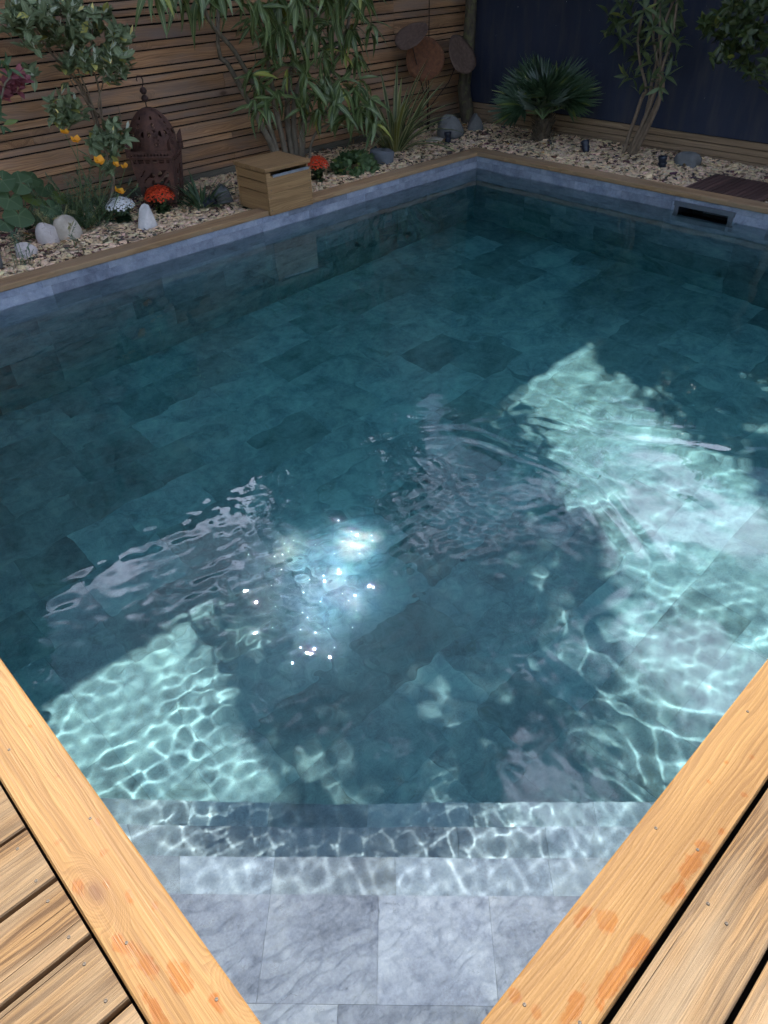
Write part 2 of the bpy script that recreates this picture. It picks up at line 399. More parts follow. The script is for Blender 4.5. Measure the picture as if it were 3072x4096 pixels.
# water: a closed body with a really rippled surface
def ripple(x, y):
    h = np.zeros_like(x); r = np.random.default_rng(5)
    def blob(cx, cy, w): return np.exp(-(((x - cx) ** 2 + (y - cy) ** 2) / w ** 2))
    calm = np.clip(0.12 + 0.30 * blob(2.9, 1.0, 1.7) + 0.5 * blob(0.6, 1.3, 0.9) + 0.3 * blob(1.7, 1.5, 0.8) + .35 * blob(4.2, 1.7, 1.1), 0, 0.6)
    left = np.clip(blob(1.1, 2.75, .8) + .5 * blob(.6, 1.6, .6), 0, 1); right = np.clip(.12 + .95 * blob(3.0, 1.6, 1.4) + .6 * blob(4.4, 2.9, .8), 0, 1); steps = blob(1.0, 0.95, .6)
    spark = np.clip(blob(1.0, 1.5, 0.42) + .4 * blob(1.7, 1.5, .35), 0, 1)
    def waves(l0, l1, n, kap, mask, dr=None, spread=.35):
        # n random wave trains whose summed curvature (rms) is about kap per metre
        g = np.zeros_like(x)
        for i in range(n):
            a = r.uniform(0, 2 * np.pi) if dr is None else r.normal(dr, spread); L = r.uniform(l0, l1); k = 2 * np.pi / L
            g += kap * math.sqrt(2 / n) / k ** 2 * np.sin(k * (x * np.cos(a) + y * np.sin(a)) + r.uniform(0, 6.28))
        return g * mask
    h += waves(.5, .8, 7, .10, calm ** .5) + waves(.22, .38, 10, .30, calm) + waves(.12, .26, 14, .32, right, .9, .9) + (waves(.045, .12, 26, .95, left) + waves(.055, .10, 12, .9, left, 1.35, .3)) * (.75 + .35 * np.sin(x * 5.1 + 2 * np.sin(y * 3.3)) * np.sin(y * 4.3 + x)) + waves(.03, .09, 26, 2.0, steps) + waves(.05, .12, 20, .48, right) * (.7 + .4 * np.sin(x * 3.7 + y * 2.1) * np.sin(y * 4.1 - x * 1.3)) + waves(.035, .08, 40, 8.0, spark)
    for cx, cy, r0, wd, lam, amp in [(0.80, 1.32, 0.10, 0.14, 0.045, 0.22e-3), (1.60, 1.35, 0.62, 0.10, 0.10, 1.0e-3), (2.2, 1.45, 0.30, 0.12, 0.09, 0.6e-3),
                                     (3.3, 1.5, 0.75, 0.16, 0.15, 1.0e-3), (0.55, 2.05, 0.35, .07, .12, 0.5e-3), (2.4, 2.2, .5, .1, .11, .6e-3)]:
        th = np.arctan2(y - cy, x - cx); d = np.hypot(x - cx, y - cy) * (1 + .05 * np.sin(3 * th + cx * 5) + .03 * np.sin(7 * th))
        h += amp * np.cos(2 * np.pi / lam * d) * np.exp(-((d - r0) / wd) ** 2) * np.clip(.35 + .65 * np.sin(th + cx * 9) + .2 * np.sin(5 * th), 0, 1)
    return h
def make_water():
    e = 0.004; x0, x1, y0, y1 = PX0 - e, PX1 + e, PY0 - e, PY1 + e
    gx = np.concatenate([np.linspace(x0, 2.3, 520), np.linspace(2.3, 3.6, 190)[1:], np.linspace(3.6, x1, 190)[1:]]); gy = np.concatenate([np.linspace(y0, 2.2, 460), np.linspace(2.2, y1, 230)[1:]])
    nx, ny = len(gx), len(gy)
    X, Y = np.meshgrid(gx, gy); H = ZW + ripple(X, Y)
    v = np.stack([X, Y, H], -1).reshape(-1, 3) - np.array(PL)
    i = np.arange(nx * ny).reshape(ny, nx)
    top = np.stack([i[:-1, :-1], i[:-1, 1:], i[1:, 1:], i[1:, :-1]], -1).reshape(-1, 4)
    m = bpy.data.meshes.new('water'); m.from_pydata(v.tolist(), [], top.tolist()); m.update()
    m.polygons.foreach_set('use_smooth', [True] * len(top))
    o = link('water', m, M['water'], None, PL); o.cycles.is_caustics_caster = True; tag(o, kind='structure')
    zt = float(H.max()) + 0.002; zb = ZF - 0.03     # the tinted body of the water, from just over the crests to below the floor
    MB().box((0, 0, (zt + zb) / 2), (x1 - x0, y1 - y0, zt - zb)).build('water_body', M['water_tint'], o)
make_water()

# timber coping (boards sit on the pool edge)
CT = 0.035
def coping(boards, mat):
    c = bpy.data.objects.new('coping', None); COL.objects.link(c); c.parent = pool
    for (x0, x1, y0, y1) in boards:
        L, W = (x1 - x0, y1 - y0); along = L > W
        if not along: L, W = W, L
        board('board', L, W, CT, mat, c, ((x0 + x1) / 2 - PL.x, (y0 + y1) / 2 - PL.y, -CT / 2), (0, 0, 0 if along else rad(90)), 0.004)
    return c
coping([(3.699, 5.6795, 4.69, 4.825), (0.9, 3.281, 4.69, 4.825), (-1.6, 0.8985, 4.69, 4.825), (3.283, 3.697, 4.80, 4.825)], M['coping_far'])
coping([(5.68, 5.835, 2.3, 4.825), (5.68, 5.835, -1.0, 2.2985)], M['coping_far'])
coping([(-0.02, 0.133, 0.2405, 4.6885)], M['coping_near'])
coping([(-0.02, 5.6785, 0.082, 0.239)], M['coping_near'])

# deck
deck = tag(MB().box((-2.0, 1.2, -0.075), (0.06, 9, 0.05)).box((-0.6, 1.2, -0.075), (0.06, 9, 0.05)).box((1.3, -1.5, -0.075), (.06, 3, .05)).build('deck', M['dark']), kind='structure')
y = 1.227 + 0.163 * 21
while y > 0.10:
    L = 3.2; board('deck_board', L, 0.152, 0.028, M['deck'], deck, (-0.026 - L / 2, y - 0.082, -0.016 + random.uniform(-.001, .001)), (0, 0, random.uniform(-.001, .001)), 0.003, 0.0006)
    y -= 0.163
for k in range(16):
    yc = 0.070 - 0.074 - 0.160 * k
    board('deck_board', 6.5, 0.149, 0.028, M['deck'], deck, (2.0, yc, -0.016 + random.uniform(-.001, .001)), (0, 0, random.uniform(-.0006, .0006)), 0.003, 0.0006)

# screw heads in the near coping and deck boards
M['screw'] = plain('screw_head', (0.10, 0.08, 0.06), .45, .6, .3, 200)
SCR = MB().lathe([(.0001, .0004), (.0014, .0002), (.0030, .0008), (.0037, .0006), (.0041, -.003)], 10); SCM = mesh('screw', SCR.v, SCR.f, True); SCM.materials.append(M['screw'])
cops = [o for o in pool.children if o.name.startswith('coping')]
def screws(parent, pts):
    for x, y in pts:
        o = bpy.data.objects.new('screw', SCM); COL.objects.link(o); o.parent = parent; o.matrix_local = parent.matrix_local.inverted() @ (Matrix.Translation((x - PL.x, y - PL.y, 0)) if parent.parent == pool else Matrix.Translation((x, y, -.0015))) if False else Matrix.Translation((x - (PL.x if parent.parent == pool else 0), y - (PL.y if parent.parent == pool else 0), 0 if parent.parent == pool else -.0015))
screws(cops[2], [(0.02, .835), (.095, .62), (.092, 1.14), (.03, 1.46), (.10, 1.75)]); screws(cops[3], [(1.0, .205), (1.02, .115), (.56, .11), (1.45, .20), (1.47, .11), (.51, .20)])
screws(deck, [(-.06, .86), (-.06, .77), (-.06, 1.03), (-.06, .93), (.92, -.0), (.93, .045), (.78, -.13), (.93, -.105), (-.06, 1.19), (-.06, 1.09)])

# ------------------------------------------------------------------ fences
fa = empty('slat_fence', (3.0, FA_Y, -0.1), 'brown timber fence of wide and narrow horizontal slats behind the lantern and oleander', 'fence')
zs = [0.016, .069, .118, .231, .285, .401, .451, .507, .559, .616, .729, .783, .833, .947, 1.003, 1.107, 1.165, 1.212]
rz = random.Random(3)
while zs[-1] < 3.08: zs.append(zs[-1] + rz.choice([.053, .053, .113]))
FT = zs[-1]
for a, b in zip(zs[:-1], zs[1:]):
    j = rz.choice([2.2, 3.9, 5.9]); g = rz.uniform(.008, .013)
    for x0, x1 in ((-3.0, j - .0015), (j + .0015, FB_X)):
        board('slat', x1 - x0, b - a - g, 0.021, M['fence'], fa, ((x0 + x1) / 2 - 3.0, rz.uniform(-.002, .002), (a + b) / 2 + .1), (rad(90), 0, 0), 0.002, 0.0008)
board('gravel_board', 9.95, 0.12, 0.03, M['grey_board'], fa, (-1.03, -0.006, 0.058), (rad(90), 0, 0))
MB().box((-.03, 0.05, (FT + .1) / 2), (9.9, 0.03, FT + .08)).build('backing', M['dark'], fa)
fb = empty('screen_fence', (FB_X, 3.0, -0.1), 'dark navy canvas screen over a low strip of timber slats on the far right', 'fence')
MB().box((0.07, 0, 1.32), (0.05, 6.1, 2.6)).build('backing_wall', M['dark'], fb)
def canvas():
    t = NT('navy_canvas'); oc = t.node('TexCoord').outputs['Object']
    w = t.noise(t.vmath('MULTIPLY', oc, (1, 160, 160)), 1.0, 2); b = t.noise(oc, 1.6, 5, 0.6); d = t.noise(t.vmath('MULTIPLY', oc, (1, 3, .5)), 4.0, 4)
    col = t.ramp(t.math('ADD', t.math('MULTIPLY', b, .8), t.math('MULTIPLY', w, .2)), [(0.3, (0.008, 0.013, 0.030)), (0.7, (0.019, 0.026, 0.050))])
    col = t.mix(t.maprange(d, 0.46, 0.74, 0, .8), col, (0.040, 0.038, 0.046))
    col = t.mix(t.maprange(t.noise(oc, 40.0, 1), 0.81, 0.83), col, (0.4, 0.4, 0.42))
    t.set(Base_Color=col, Roughness=0.8); t.bump(w, 0.3, 0.003); return t.m
M['canvas'] = canvas()
def screen():
    ny, nz = 60, 24; v = []; f = []
    for j in range(nz):
        for i in range(ny):
            yy = -3.0 + 6.0 * i / (ny - 1); zz = 0.242 + 2.4 * j / (nz - 1)
            v.append((0.004 - .006 * math.sin(yy * 2.3 + zz) - .004 * math.sin(zz * 5 + yy * 4), yy, zz))
    for j in range(nz - 1):
        for i in range(ny - 1): f.append((j * ny + i, (j + 1) * ny + i, (j + 1) * ny + i + 1, j * ny + i + 1))
    return link('canvas', mesh('canvas', v, f, True), M['canvas'], fb)
screen()
for a, b in ((-0.064, -0.016), (-.012, .033), (.038, .083), (.089, .137)):
    board('slat', 6.1, b - a, 0.022, M['fence_low'], fb, (-0.008 + random.uniform(-.002, .002), 0, (a + b) / 2 + .1), (rad(90), 0, rad(90)), 0.002, 0.0006)

# ------------------------------------------------------------------ locating things: a view ray cut with a level or an upright plane
def ray(px, py):
    return CR @ Vector((px - 829.5, 1106.0 - py, -1569.93)).normalized()
def on_z(px, py, z=-0.05):
    d = ray(px, py); return Vector((0, 0, CAM_Z)) + d * ((z - CAM_Z) / d.z)
def on_y(px, py, y):
    d = ray(px, py); return Vector((0, 0, CAM_Z)) + d * (y / d.y)
def on_x(px, py, x):
    d = ray(px, py); return Vector((0, 0, CAM_Z)) + d * (x / d.x)
def project(p):
    v = CR.transposed() @ (Vector(p) - Vector((0, 0, CAM_Z)))
    if v.z > -0.05: return None
    return 829.5 + v.x * 1569.93 / -v.z, 1106 - v.y * 1569.93 / -v.z, -v.z

# ------------------------------------------------------------------ leaves
def leaf_mat(name, c1, c2, rib=None, trans=0.35, rough=0.5, tip=None, stripe=None):
    t = NT(name); rnd = t.node('ObjectInfo').outputs['Random']
    uv = t.node('UVMap'); sep = t.node('SeparateXYZ'); t.put(sep.inputs[0], uv.outputs[0])
    geo = t.node('NewGeometry'); isl = geo.outputs['Random Per Island']
    r = t.math('FRACT', t.math('ADD', t.math('MULTIPLY', rnd, 31.7), t.math('MULTIPLY', isl, 5.3)))
    nz = t.noise(t.node('TexCoord').outputs['Object'], 30.0, 3)
    col = t.mix(t.math('ADD', t.math('MULTIPLY', r, 0.75), t.math('MULTIPLY', nz, 0.3)), c1, c2)
    du = t.math('ABSOLUTE', t.math('SUBTRACT', sep.outputs[0], 0.5))
    col = t.mix(t.math('GREATER_THAN', r, 0.95), col, tuple(min(1, c * k) for c, k in zip(c2, (2.0, 1.5, .7))))
    if stripe: col = t.mix(t.maprange(du, 0.24, 0.34), col, stripe)
    if rib: col = t.mix(t.maprange(du, 0.02, 0.07, 1.0, 0.0), col, rib)
    if tip: col = t.mix(t.maprange(sep.outputs[1], 0.55, 1.0), col, tip)
    t.set(Base_Color=col, Roughness=rough); t.b.inputs['Specular IOR Level'].default_value = 0.45
    t.bump(t.math('MULTIPLY', du, 1.0), 0.2, 0.01)
    tr = t.node('BsdfTranslucent'); t.put(tr.inputs[0], t.mix(0.6, col, tuple(min(1, c * 1.6) for c in c2)))
    mx = t.node('MixShader'); mx.inputs[0].default_value = trans
    t.l.new(t.b.outputs[0], mx.inputs[1]); t.l.new(tr.outputs[0], mx.inputs[2]); t.l.new(mx.outputs[0], t.out.inputs[0])
    return t.m

def blade(L, W, droop=0.2, fold=0.25, n=4, shape='lance', twist=0.0, petiole=0.06):
    """leaf along +X, face +Z; returns v, f, uv"""
    v = []; uv = []; f = []
    for i in range(n + 1):
        s = i / n
        if shape == 'lance': w = (math.sin(math.pi * (0.04 + 0.96 * s) ** 0.85)) if s < 1 else 0.02
        elif shape == 'oval': w = math.sin(math.pi * min(1, .06 + .93 * s) ** 0.9) ** 0.7 if s < 1 else 0.05
        elif shape == 'strap': w = (0.75 + .5 * s if s < .5 else 1.0 - max(0, (s - .55) / .45) ** 1.6 * .97)
        else: w = 1
        w *= W / 2
        x = L * s * (1 - droop * droop * s * 0.35); z = -droop * L * s * s
        a = twist * s; cy_, sz = w * math.cos(a), w * math.sin(a)
        v += [(x, -cy_, z + fold * w - sz), (x, 0, z), (x, cy_, z + fold * w + sz)]; uv += [(0, s), (0.5, s), (1, s)]
    for i in range(n):
        for k in (0, 1): f.append((i * 3 + k, (i + 1) * 3 + k, (i + 1) * 3 + k + 1, i * 3 + k + 1))
    return np.array(v), f, np.array(uv)

def tmpl_mesh(name, T, mat):
    m = mesh(name, T[0], T[1], True); ul = m.uv_layers.new(name='UVMap')
    for l in m.loops: ul.data[l.index].uv = tuple(T[2][l.vertex_index])
    m.materials.append(mat); return m

def joined(name, items, mat, parent, kind='stuff'):
    """items: list of (template, Matrix) -> one mesh object"""
    vs, fs, us = [], [], []; n = 0
    for T, mt in items:
        A = np.array(mt); vs.append(T[0] @ A[:3, :3].T + A[:3, 3]); us.append(T[2])
        fs.append(np.array(T[1]) + n); n += len(T[0])
    V = np.concatenate(vs); F = np.concatenate(fs); U = np.concatenate(us)
    m = bpy.data.meshes.new(name); k = F.shape[1]
    m.vertices.add(len(V)); m.vertices.foreach_set('co', V.ravel())
    m.loops.add(F.size); m.loops.foreach_set('vertex_index', F.ravel().astype(np.int32))
    m.polygons.add(len(F)); m.polygons.foreach_set('loop_start', (np.arange(len(F)) * k).astype(np.int32)); m.polygons.foreach_set('loop_total', np.full(len(F), k, np.int32))
    m.update(calc_edges=True); m.validate()
    m.polygons.foreach_set('use_smooth', np.ones(len(F), bool))
    ul = m.uv_layers.new(name='UVMap'); ul.data.foreach_set('uv', U[F.ravel()].ravel().astype(np.float32))
    o = link(name, m, mat, parent)
    if kind: o['kind'] = kind
    return o

def foliage(thing, tmpls, placed, mat, limit=300, name='leaf'):
    """placed: list of (template index, world Matrix). The leaves that show largest become objects of their own, the rest one mass."""
    base = thing.matrix_world.translation if False else thing.location
    inv = Matrix.Translation(-Vector(base)); sc = []
    for i, (k, mt) in enumerate(placed):
        p = project(mt @ Vector(tmpls[k][0][len(tmpls[k][0]) // 2]))
        ok = p is not None and -10 < p[0] < 1669 and -10 < p[1] < 2222
        sc.append((-(mt.to_scale().x / p[2]) if ok else 1.0, i))
    sc.sort(); pick = [i for s, i in sc if s < 0][:limit]; ps = set(pick)
    ms = [tmpl_mesh(name, T, mat) for T in tmpls]
    for i in pick:
        k, mt = placed[i]; o = bpy.data.objects.new(name, ms[k]); COL.objects.link(o); o.parent = thing; o.matrix_local = inv @ mt
    rest = [(tmpls[k], inv @ mt) for i, (k, mt) in enumerate(placed) if i not in ps]
    if rest: joined('foliage', rest, mat, thing)

def aim(p, d, up=Vector((0, 0, 1)), roll=0.0, s=1.0):
    """matrix putting a +X leaf at p pointing along d with its face towards up"""
    x = Vector(d).normalized(); y = Vector(up).cross(x)
    y = y.normalized() if y.length > 1e-4 else x.orthogonal().normalized(); z = x.cross(y)
    return Matrix.Translation(p) @ Matrix((x, y, z)).transposed().to_4x4() @ Matrix.Rotation(roll, 4, 'X') @ Matrix.Scale(s, 4)

def whorl(p, axis, n, spread, rr, k, s=(0.8, 1.1)):
    """n leaves round a twig tip"""
    ax = Vector(axis).normalized(); a = ax.orthogonal().normalized(); b = ax.cross(a); out = []; t0 = rr.uniform(0, 6.28)
    for i in range(n):
        t = t0 + i * 2.4; e = rr.uniform(*spread); side = a * math.cos(t) + b * math.sin(t)
        d = ax * math.cos(e) + side * math.sin(e)
        out.append((rr.randrange(k), aim(Vector(p) - ax * rr.uniform(0, .07), d, ax + Vector((0, 0, .4)), rr.uniform(-.4, .4), rr.uniform(*s))))
    return out

def stem(name, pts, r0, r1, mat, parent, n=7, seg=6, wob=0.01, rr=random):
    """smooth tapered stem through points given in world coordinates"""
    P = [Vector(p) - Vector(parent.location) for p in pts]; q = []
    for i in range(len(P) - 1):
        a, b = P[max(i - 1, 0)], P[i]; c, d = P[i + 1], P[min(i + 2, len(P) - 1)]
        for k in range(seg):
            t = k / seg
            q.append(0.5 * ((2 * b) + (c - a) * t + (2 * a - 5 * b + 4 * c - d) * t * t + (3 * b - a - 3 * c + d) * t ** 3) + Vector((rr.uniform(-wob, wob), rr.uniform(-wob, wob), 0)) * (0 if i + k == 0 else 1))
    q.append(P[-1]); m = len(q)
    return MB().tube(q, [r0 + (r1 - r0) * (i / (m - 1)) ** .8 for i in range(m)], n).build(name, mat, parent, smooth=True)

def bark(name, c1, c2, scale=40.0, moss=None):
    t = NT(name); oc = t.node('TexCoord').outputs['Object']
    n = t.noise(t.vmath('MULTIPLY', oc, (1, 1, .35)), scale, 5, .65); col = t.ramp(n, [(0.3, c1), (0.7, c2)])
    if moss: col = t.mix(t.maprange(t.noise(oc, 14.0, 4), 0.5, 0.62), col, moss)
    t.set(Base_Color=col, Roughness=.9); t.bump(n, .8, .01); return t.m
M['bark_tan'] = bark('pale_bark', (0.10, 0.07, 0.045), (0.24, 0.175, 0.115))
M['bark_grey'] = bark('grey_bark', (0.08, 0.065, 0.045), (0.19, 0.155, 0.11), 30)
M['bark_moss'] = bark('mossy_bark', (0.035, 0.026, 0.018), (0.10, 0.078, 0.05), 26, (0.10, 0.095, 0.04))
M['stalk'] = plain('green_stalk', (0.10, 0.15, 0.06), .6, 0, .3)

# ------------------------------------------------------------------ oleander
rr = random.Random(21)
M['oleander'] = leaf_mat('oleander_leaf', (0.042, 0.072, 0.022), (0.120, 0.165, 0.055), rib=(0.28, 0.33, 0.14), trans=.25, rough=.36)
ole = empty('oleander_shrub', (4.15, 5.6, -0.06), 'tall oleander with long drooping leaves and several stems behind the wooden box', 'shrub')
OT = [blade(.25, .047, d, .3, 6) for d in (.25, .45, .7, .95)]
stems = [[(4.12, 5.6, -.06), on_y(575, 250, 5.6), on_y(520, 130, 5.5), on_y(440, 10, 5.35), (3.5, 5.2, 1.9)],
         [(4.15, 5.62, -.06), on_y(560, 260, 5.6), on_y(500, 150, 5.6), on_y(470, 60, 5.5), (3.9, 5.3, 2.4)],
         [(4.2, 5.6, -.06), on_y(590, 200, 5.6), on_y(580, 80, 5.45), (4.2, 5.3, 1.8), (4.2, 5.4, 3.2)],
         [(4.24, 5.6, -.06), on_y(620, 230, 5.65), on_y(640, 90, 5.6), (4.6, 5.5, 1.9), (4.5, 5.6, 3.6)],
         [(4.28, 5.58, -.06), on_y(635, 230, 5.6), on_y(665, 110, 5.6), (4.8, 5.5, 2.0), (5.0, 5.5, 3.6)],
         [(4.34, 5.6, -.06), on_y(660, 230, 5.6), on_y(715, 150, 5.6), on_y(760, 20, 5.5), (5.3, 5.4, 2.6)],
         [(4.3, 5.55, -.06), on_y(650, 280, 5.5), on_y(690, 250, 5.45), on_y(760, 180, 5.4)],
         [(4.36, 5.55, -.06), on_y(680, 290, 5.5), on_y(730, 260, 5.4), on_y(790, 230, 5.35)]]
for i, st in enumerate(stems): stem('stem', st, rr.uniform(.026, .038) if i < 6 else .014, .010 if i < 6 else .005, M['bark_grey'], ole, 7, 6, .006, rr)
pl = []
for (x, y, d, n) in [(330, -25, 4.9, 9), (375, -20, 5.0, 10), (425, -10, 5.0, 9), (470, -20, 4.9, 9), (540, 60, 5.3, 8), (575, 75, 5.3, 11), (605, 70, 5.2, 12), (640, 0, 5.0, 12), (690, -10, 4.9, 13), (735, -5, 4.9, 13),
                     (770, -15, 5.0, 12), (790, 0, 5.1, 9), (585, 130, 5.4, 9), (560, 190, 5.4, 9), (620, 160, 5.35, 10), (655, 150, 5.4, 8), (660, 175, 5.2, 12), (545, 165, 5.3, 7), (550, 235, 5.3, 8), (575, 235, 5.3, 9), (600, 215, 5.4, 7),
                     (700, 130, 5.3, 9), (740, 120, 5.3, 9), (770, 130, 5.3, 8), (700, 200, 5.3, 9), (735, 190, 5.2, 9), (775, 190, 5.2, 8), (800, 230, 5.1, 8), (690, 250, 5.3, 9), (720, 240, 5.2, 9), (750, 260, 5.2, 8), (780, 250, 5.1, 7), (650, 250, 5.3, 7),
                     (670, 60, 5.2, 10), (720, 50, 5.2, 10), (760, 70, 5.2, 9), (600, 10, 5.2, 10), (560, 20, 5.1, 8), (520, 0, 5.1, 8), (800, 70, 5.2, 6), (640, 90, 5.4, 8), (690, 90, 5.5, 8), (810, 280, 5.05, 4), (655, 215, 5.5, 6), (710, 170, 5.5, 7)]:
    p = on_y(x, y - 14, d); t0 = rr.uniform(0, 6.28)
    for i in range(n + 4):                        # leaves arch out from the twig tip and hang
        t = t0 + i * 2.4; hang = rr.uniform(-.7, 1.0)
        dv = Vector((math.cos(t), math.sin(t) * .8 - .15, -hang)); out = Vector((math.cos(t), math.sin(t) - .3, .55))
        pl.append((rr.randrange(4), aim(p + Vector((0, 0, rr.uniform(-.05, .03))), dv, out, rr.uniform(-.5, .5), rr.uniform(*((.68, 1.05) if d < 5.25 else (.5, .85))))))
for i in range(440):                              # the crown above the picture, which shades the pool and shows in the water
    a, b, c = rr.gauss(0, 1), rr.gauss(0, 1), rr.gauss(0, 1); q = (a * a + b * b + c * c) ** .5; k = rr.random() ** .33
    p = Vector((4.36 + 1.2 * a / q * k, 5.45 + .8 * b / q * k, 2.95 + 1.48 * c / q * k))
    if p.z < 1.45: continue
    pl += whorl(p, (a, b - .2, c + .6), 9, (.4, 1.3), rr, 4)
foliage(ole, OT, pl, M['oleander'], 300)

# ------------------------------------------------------------------ grey-green shrub on the left
M['feijoa'] = leaf_mat('feijoa_leaf', (0.085, 0.120, 0.055), (0.21, 0.26, 0.135), rib=(0.27, 0.31, 0.17), trans=.2, rough=.6)
M['feijoa_tip'] = leaf_mat('feijoa_young_leaf', (0.42, 0.46, 0.35), (0.52, 0.56, 0.44), trans=.2, rough=.7)
fe = empty('pineapple_guava_shrub', (2.38, 5.62, -.06), 'grey-green shrub with small oval leaves on bare leaning stems at the left', 'shrub')
FT_ = [blade(.080, .042, d, .25, 3, 'oval') for d in (-.1, .15, .35)]
jun = on_y(228, 330, 5.6)
for i, st in enumerate([[(2.38, 5.62, -.06), on_y(245, 400, 5.6), jun, on_y(205, 260, 5.6), on_y(170, 185, 5.58), on_y(115, 120, 5.55), on_y(60, 40, 5.4)],
           [on_y(222, 300, 5.6), on_y(190, 200, 5.58), on_y(160, 130, 5.5), on_y(130, 20, 5.4)], [on_y(215, 280, 5.6), on_y(180, 190, 5.6), on_y(140, 135, 5.55), on_y(90, 90, 5.5)],
           [jun, on_y(230, 290, 5.55), on_y(213, 235, 5.5), on_y(222, 180, 5.5), on_y(235, 100, 5.4)], [on_y(228, 320, 5.6), on_y(212, 180, 5.5), on_y(195, 140, 5.45), on_y(200, 60, 5.4)],
           [on_y(222, 300, 5.6), on_y(260, 270, 5.5), on_y(255, 230, 5.45)], [on_y(215, 250, 5.55), on_y(172, 200, 5.5), on_y(150, 170, 5.45)]]):
    stem('stem', st, .016 if i == 0 else .009, .006 if i == 0 else .003, M['bark_tan'], fe, 6, 5, .004, rr)
pl = []; tips = []
def clump(cx, cy, rx, ry, n, d0, d1):
    for i in range(n):
        t = rr.uniform(0, 6.28); k = rr.random() ** .5
        p = on_y(cx + rx * k * math.cos(t), cy + ry * k * math.sin(t), rr.uniform(d0, d1))
        ax = (rr.uniform(-.7, .7), rr.uniform(-.8, .2), rr.uniform(.3, 1)); pl.extend(whorl(p, ax, rr.randint(5, 8), (.5, 1.5), rr, 3, (.75, 1.15)))
        if rr.random() < .6: tips.extend(whorl(Vector(p) + Vector(ax).normalized() * .02, ax, 3, (.1, .45), rr, 1, (.9, 1.2)))
clump(110, 40, 110, 45, 60, 5.15, 5.6); clump(210, 95, 75, 45, 30, 5.2, 5.55); clump(60, 40, 55, 55, 20, 5.2, 5.6); clump(140, 110, 55, 35, 14, 5.3, 5.6); clump(225, 140, 50, 30, 16, 5.2, 5.5)
clump(138, 225, 35, 40, 10, 5.3, 5.5); clump(150, 245, 40, 22, 10, 5.3, 5.5); clump(228, 320, 45, 40, 20, 5.25, 5.5); clump(255, 280, 30, 30, 9, 5.3, 5.5); clump(60, 165, 20, 20, 3, 5.3, 5.5); clump(215, 40, 45, 30, 6, 5.3, 5.5); clump(270, 110, 22, 40, 8, 5.2, 5.5)
for i in range(70):
    p = Vector((rr.uniform(1.5, 2.9), rr.uniform(5.1, 5.6), rr.uniform(1.35, 2.2))); pl.extend(whorl(p, (rr.uniform(-1, 1), rr.uniform(-1, 1), 1), 6, (.5, 1.5), rr, 3))
foliage(fe, FT_, pl, M['feijoa'], 290)
TP = blade(.058, .019, 0, .4, 2, 'oval')
foliage(fe, [TP], tips, M['feijoa_tip'], 0, 'young_leaf')

# ------------------------------------------------------------------ trees on the right
M['laurel'] = leaf_mat('lance_leaf', (0.045, 0.070, 0.026), (0.105, 0.145, 0.055), rib=(.12, .15, .07), trans=.3, rough=.45)
sh = empty('multi_stem_shrub', (6.62, 3.68, -.06), 'slender shrub of several pale bare stems with narrow leaves before the navy screen', 'shrub')
top = []
for i, (a, b, c, d) in enumerate([((1350, 325), (1385, 215), (1395, 190), (1380, 60)), ((1360, 330), (1390, 260), (1410, 170), (1425, 60)), ((1366, 332), (1400, 240), (1425, 150), (1440, 40)), ((1372, 330), (1415, 230), (1432, 170), (1410, 60)), ((1378, 330), (1420, 230), (1430, 150), (1460, 30))]):
    P = [Vector((6.62, 3.74 - i * .025, -.06))] + [on_x(*q, 6.62 - .02 * i) for q in (b, c, d)]; P.append(P[-1] + Vector((rr.uniform(-.2, .1), rr.uniform(-.3, .3), .8)))
    stem('stem', P, rr.uniform(.017, .024), .008, M['bark_tan'], sh, 7, 6, .004, rr); top.append(P[-1])
LT = [blade(.15, .036, d, .25, 4) for d in (.1, .3, .5)]; pl = []
for (x, y, n) in [(1310, 70, 7), (1335, 50, 8), (1360, 30, 9), (1395, 15, 9), (1430, 20, 9), (1455, 30, 8), (1345, 85, 7), (1385, 75, 9), (1395, 95, 9), (1410, 60, 9), (1440, 75, 9), (1465, 80, 7), (1370, 120, 8), (1400, 135, 8), (1430, 110, 8), (1450, 130, 6), (1375, 160, 6), (1345, 165, 6), (1410, 165, 7), (1440, 160, 6), (1345, 10, 7), (1375, -10, 9), (1420, -10, 9), (1465, -5, 8), (1370, 45, 8), (1420, 40, 8), (1390, 190, 4), (1425, 190, 4), (1325, 30, 5), (1475, 55, 5)]:
    pl += whorl(on_x(x, y, rr.uniform(6.25, 6.75)), (rr.uniform(-.8, .2), rr.uniform(-.6, .6), rr.uniform(-.1, .6)), n, (.4, 1.3), rr, 3, (.7, 1.1))
for i in range(300):
    a, b, c = rr.gauss(0, 1), rr.gauss(0, 1), rr.gauss(0, 1); q = (a * a + b * b + c * c) ** .5; k = rr.random() ** .33
    p = Vector((6.55 + .5 * a / q * k, 4.3 + 1.0 * b / q * k, 2.4 + 1.4 * c / q * k))
    if p.z > 1.35: pl += whorl(p, (a, b, c + .5), 9, (.4, 1.3), rr, 3, (.9, 1.3))
foliage(sh, LT, pl, M['laurel'], 260)

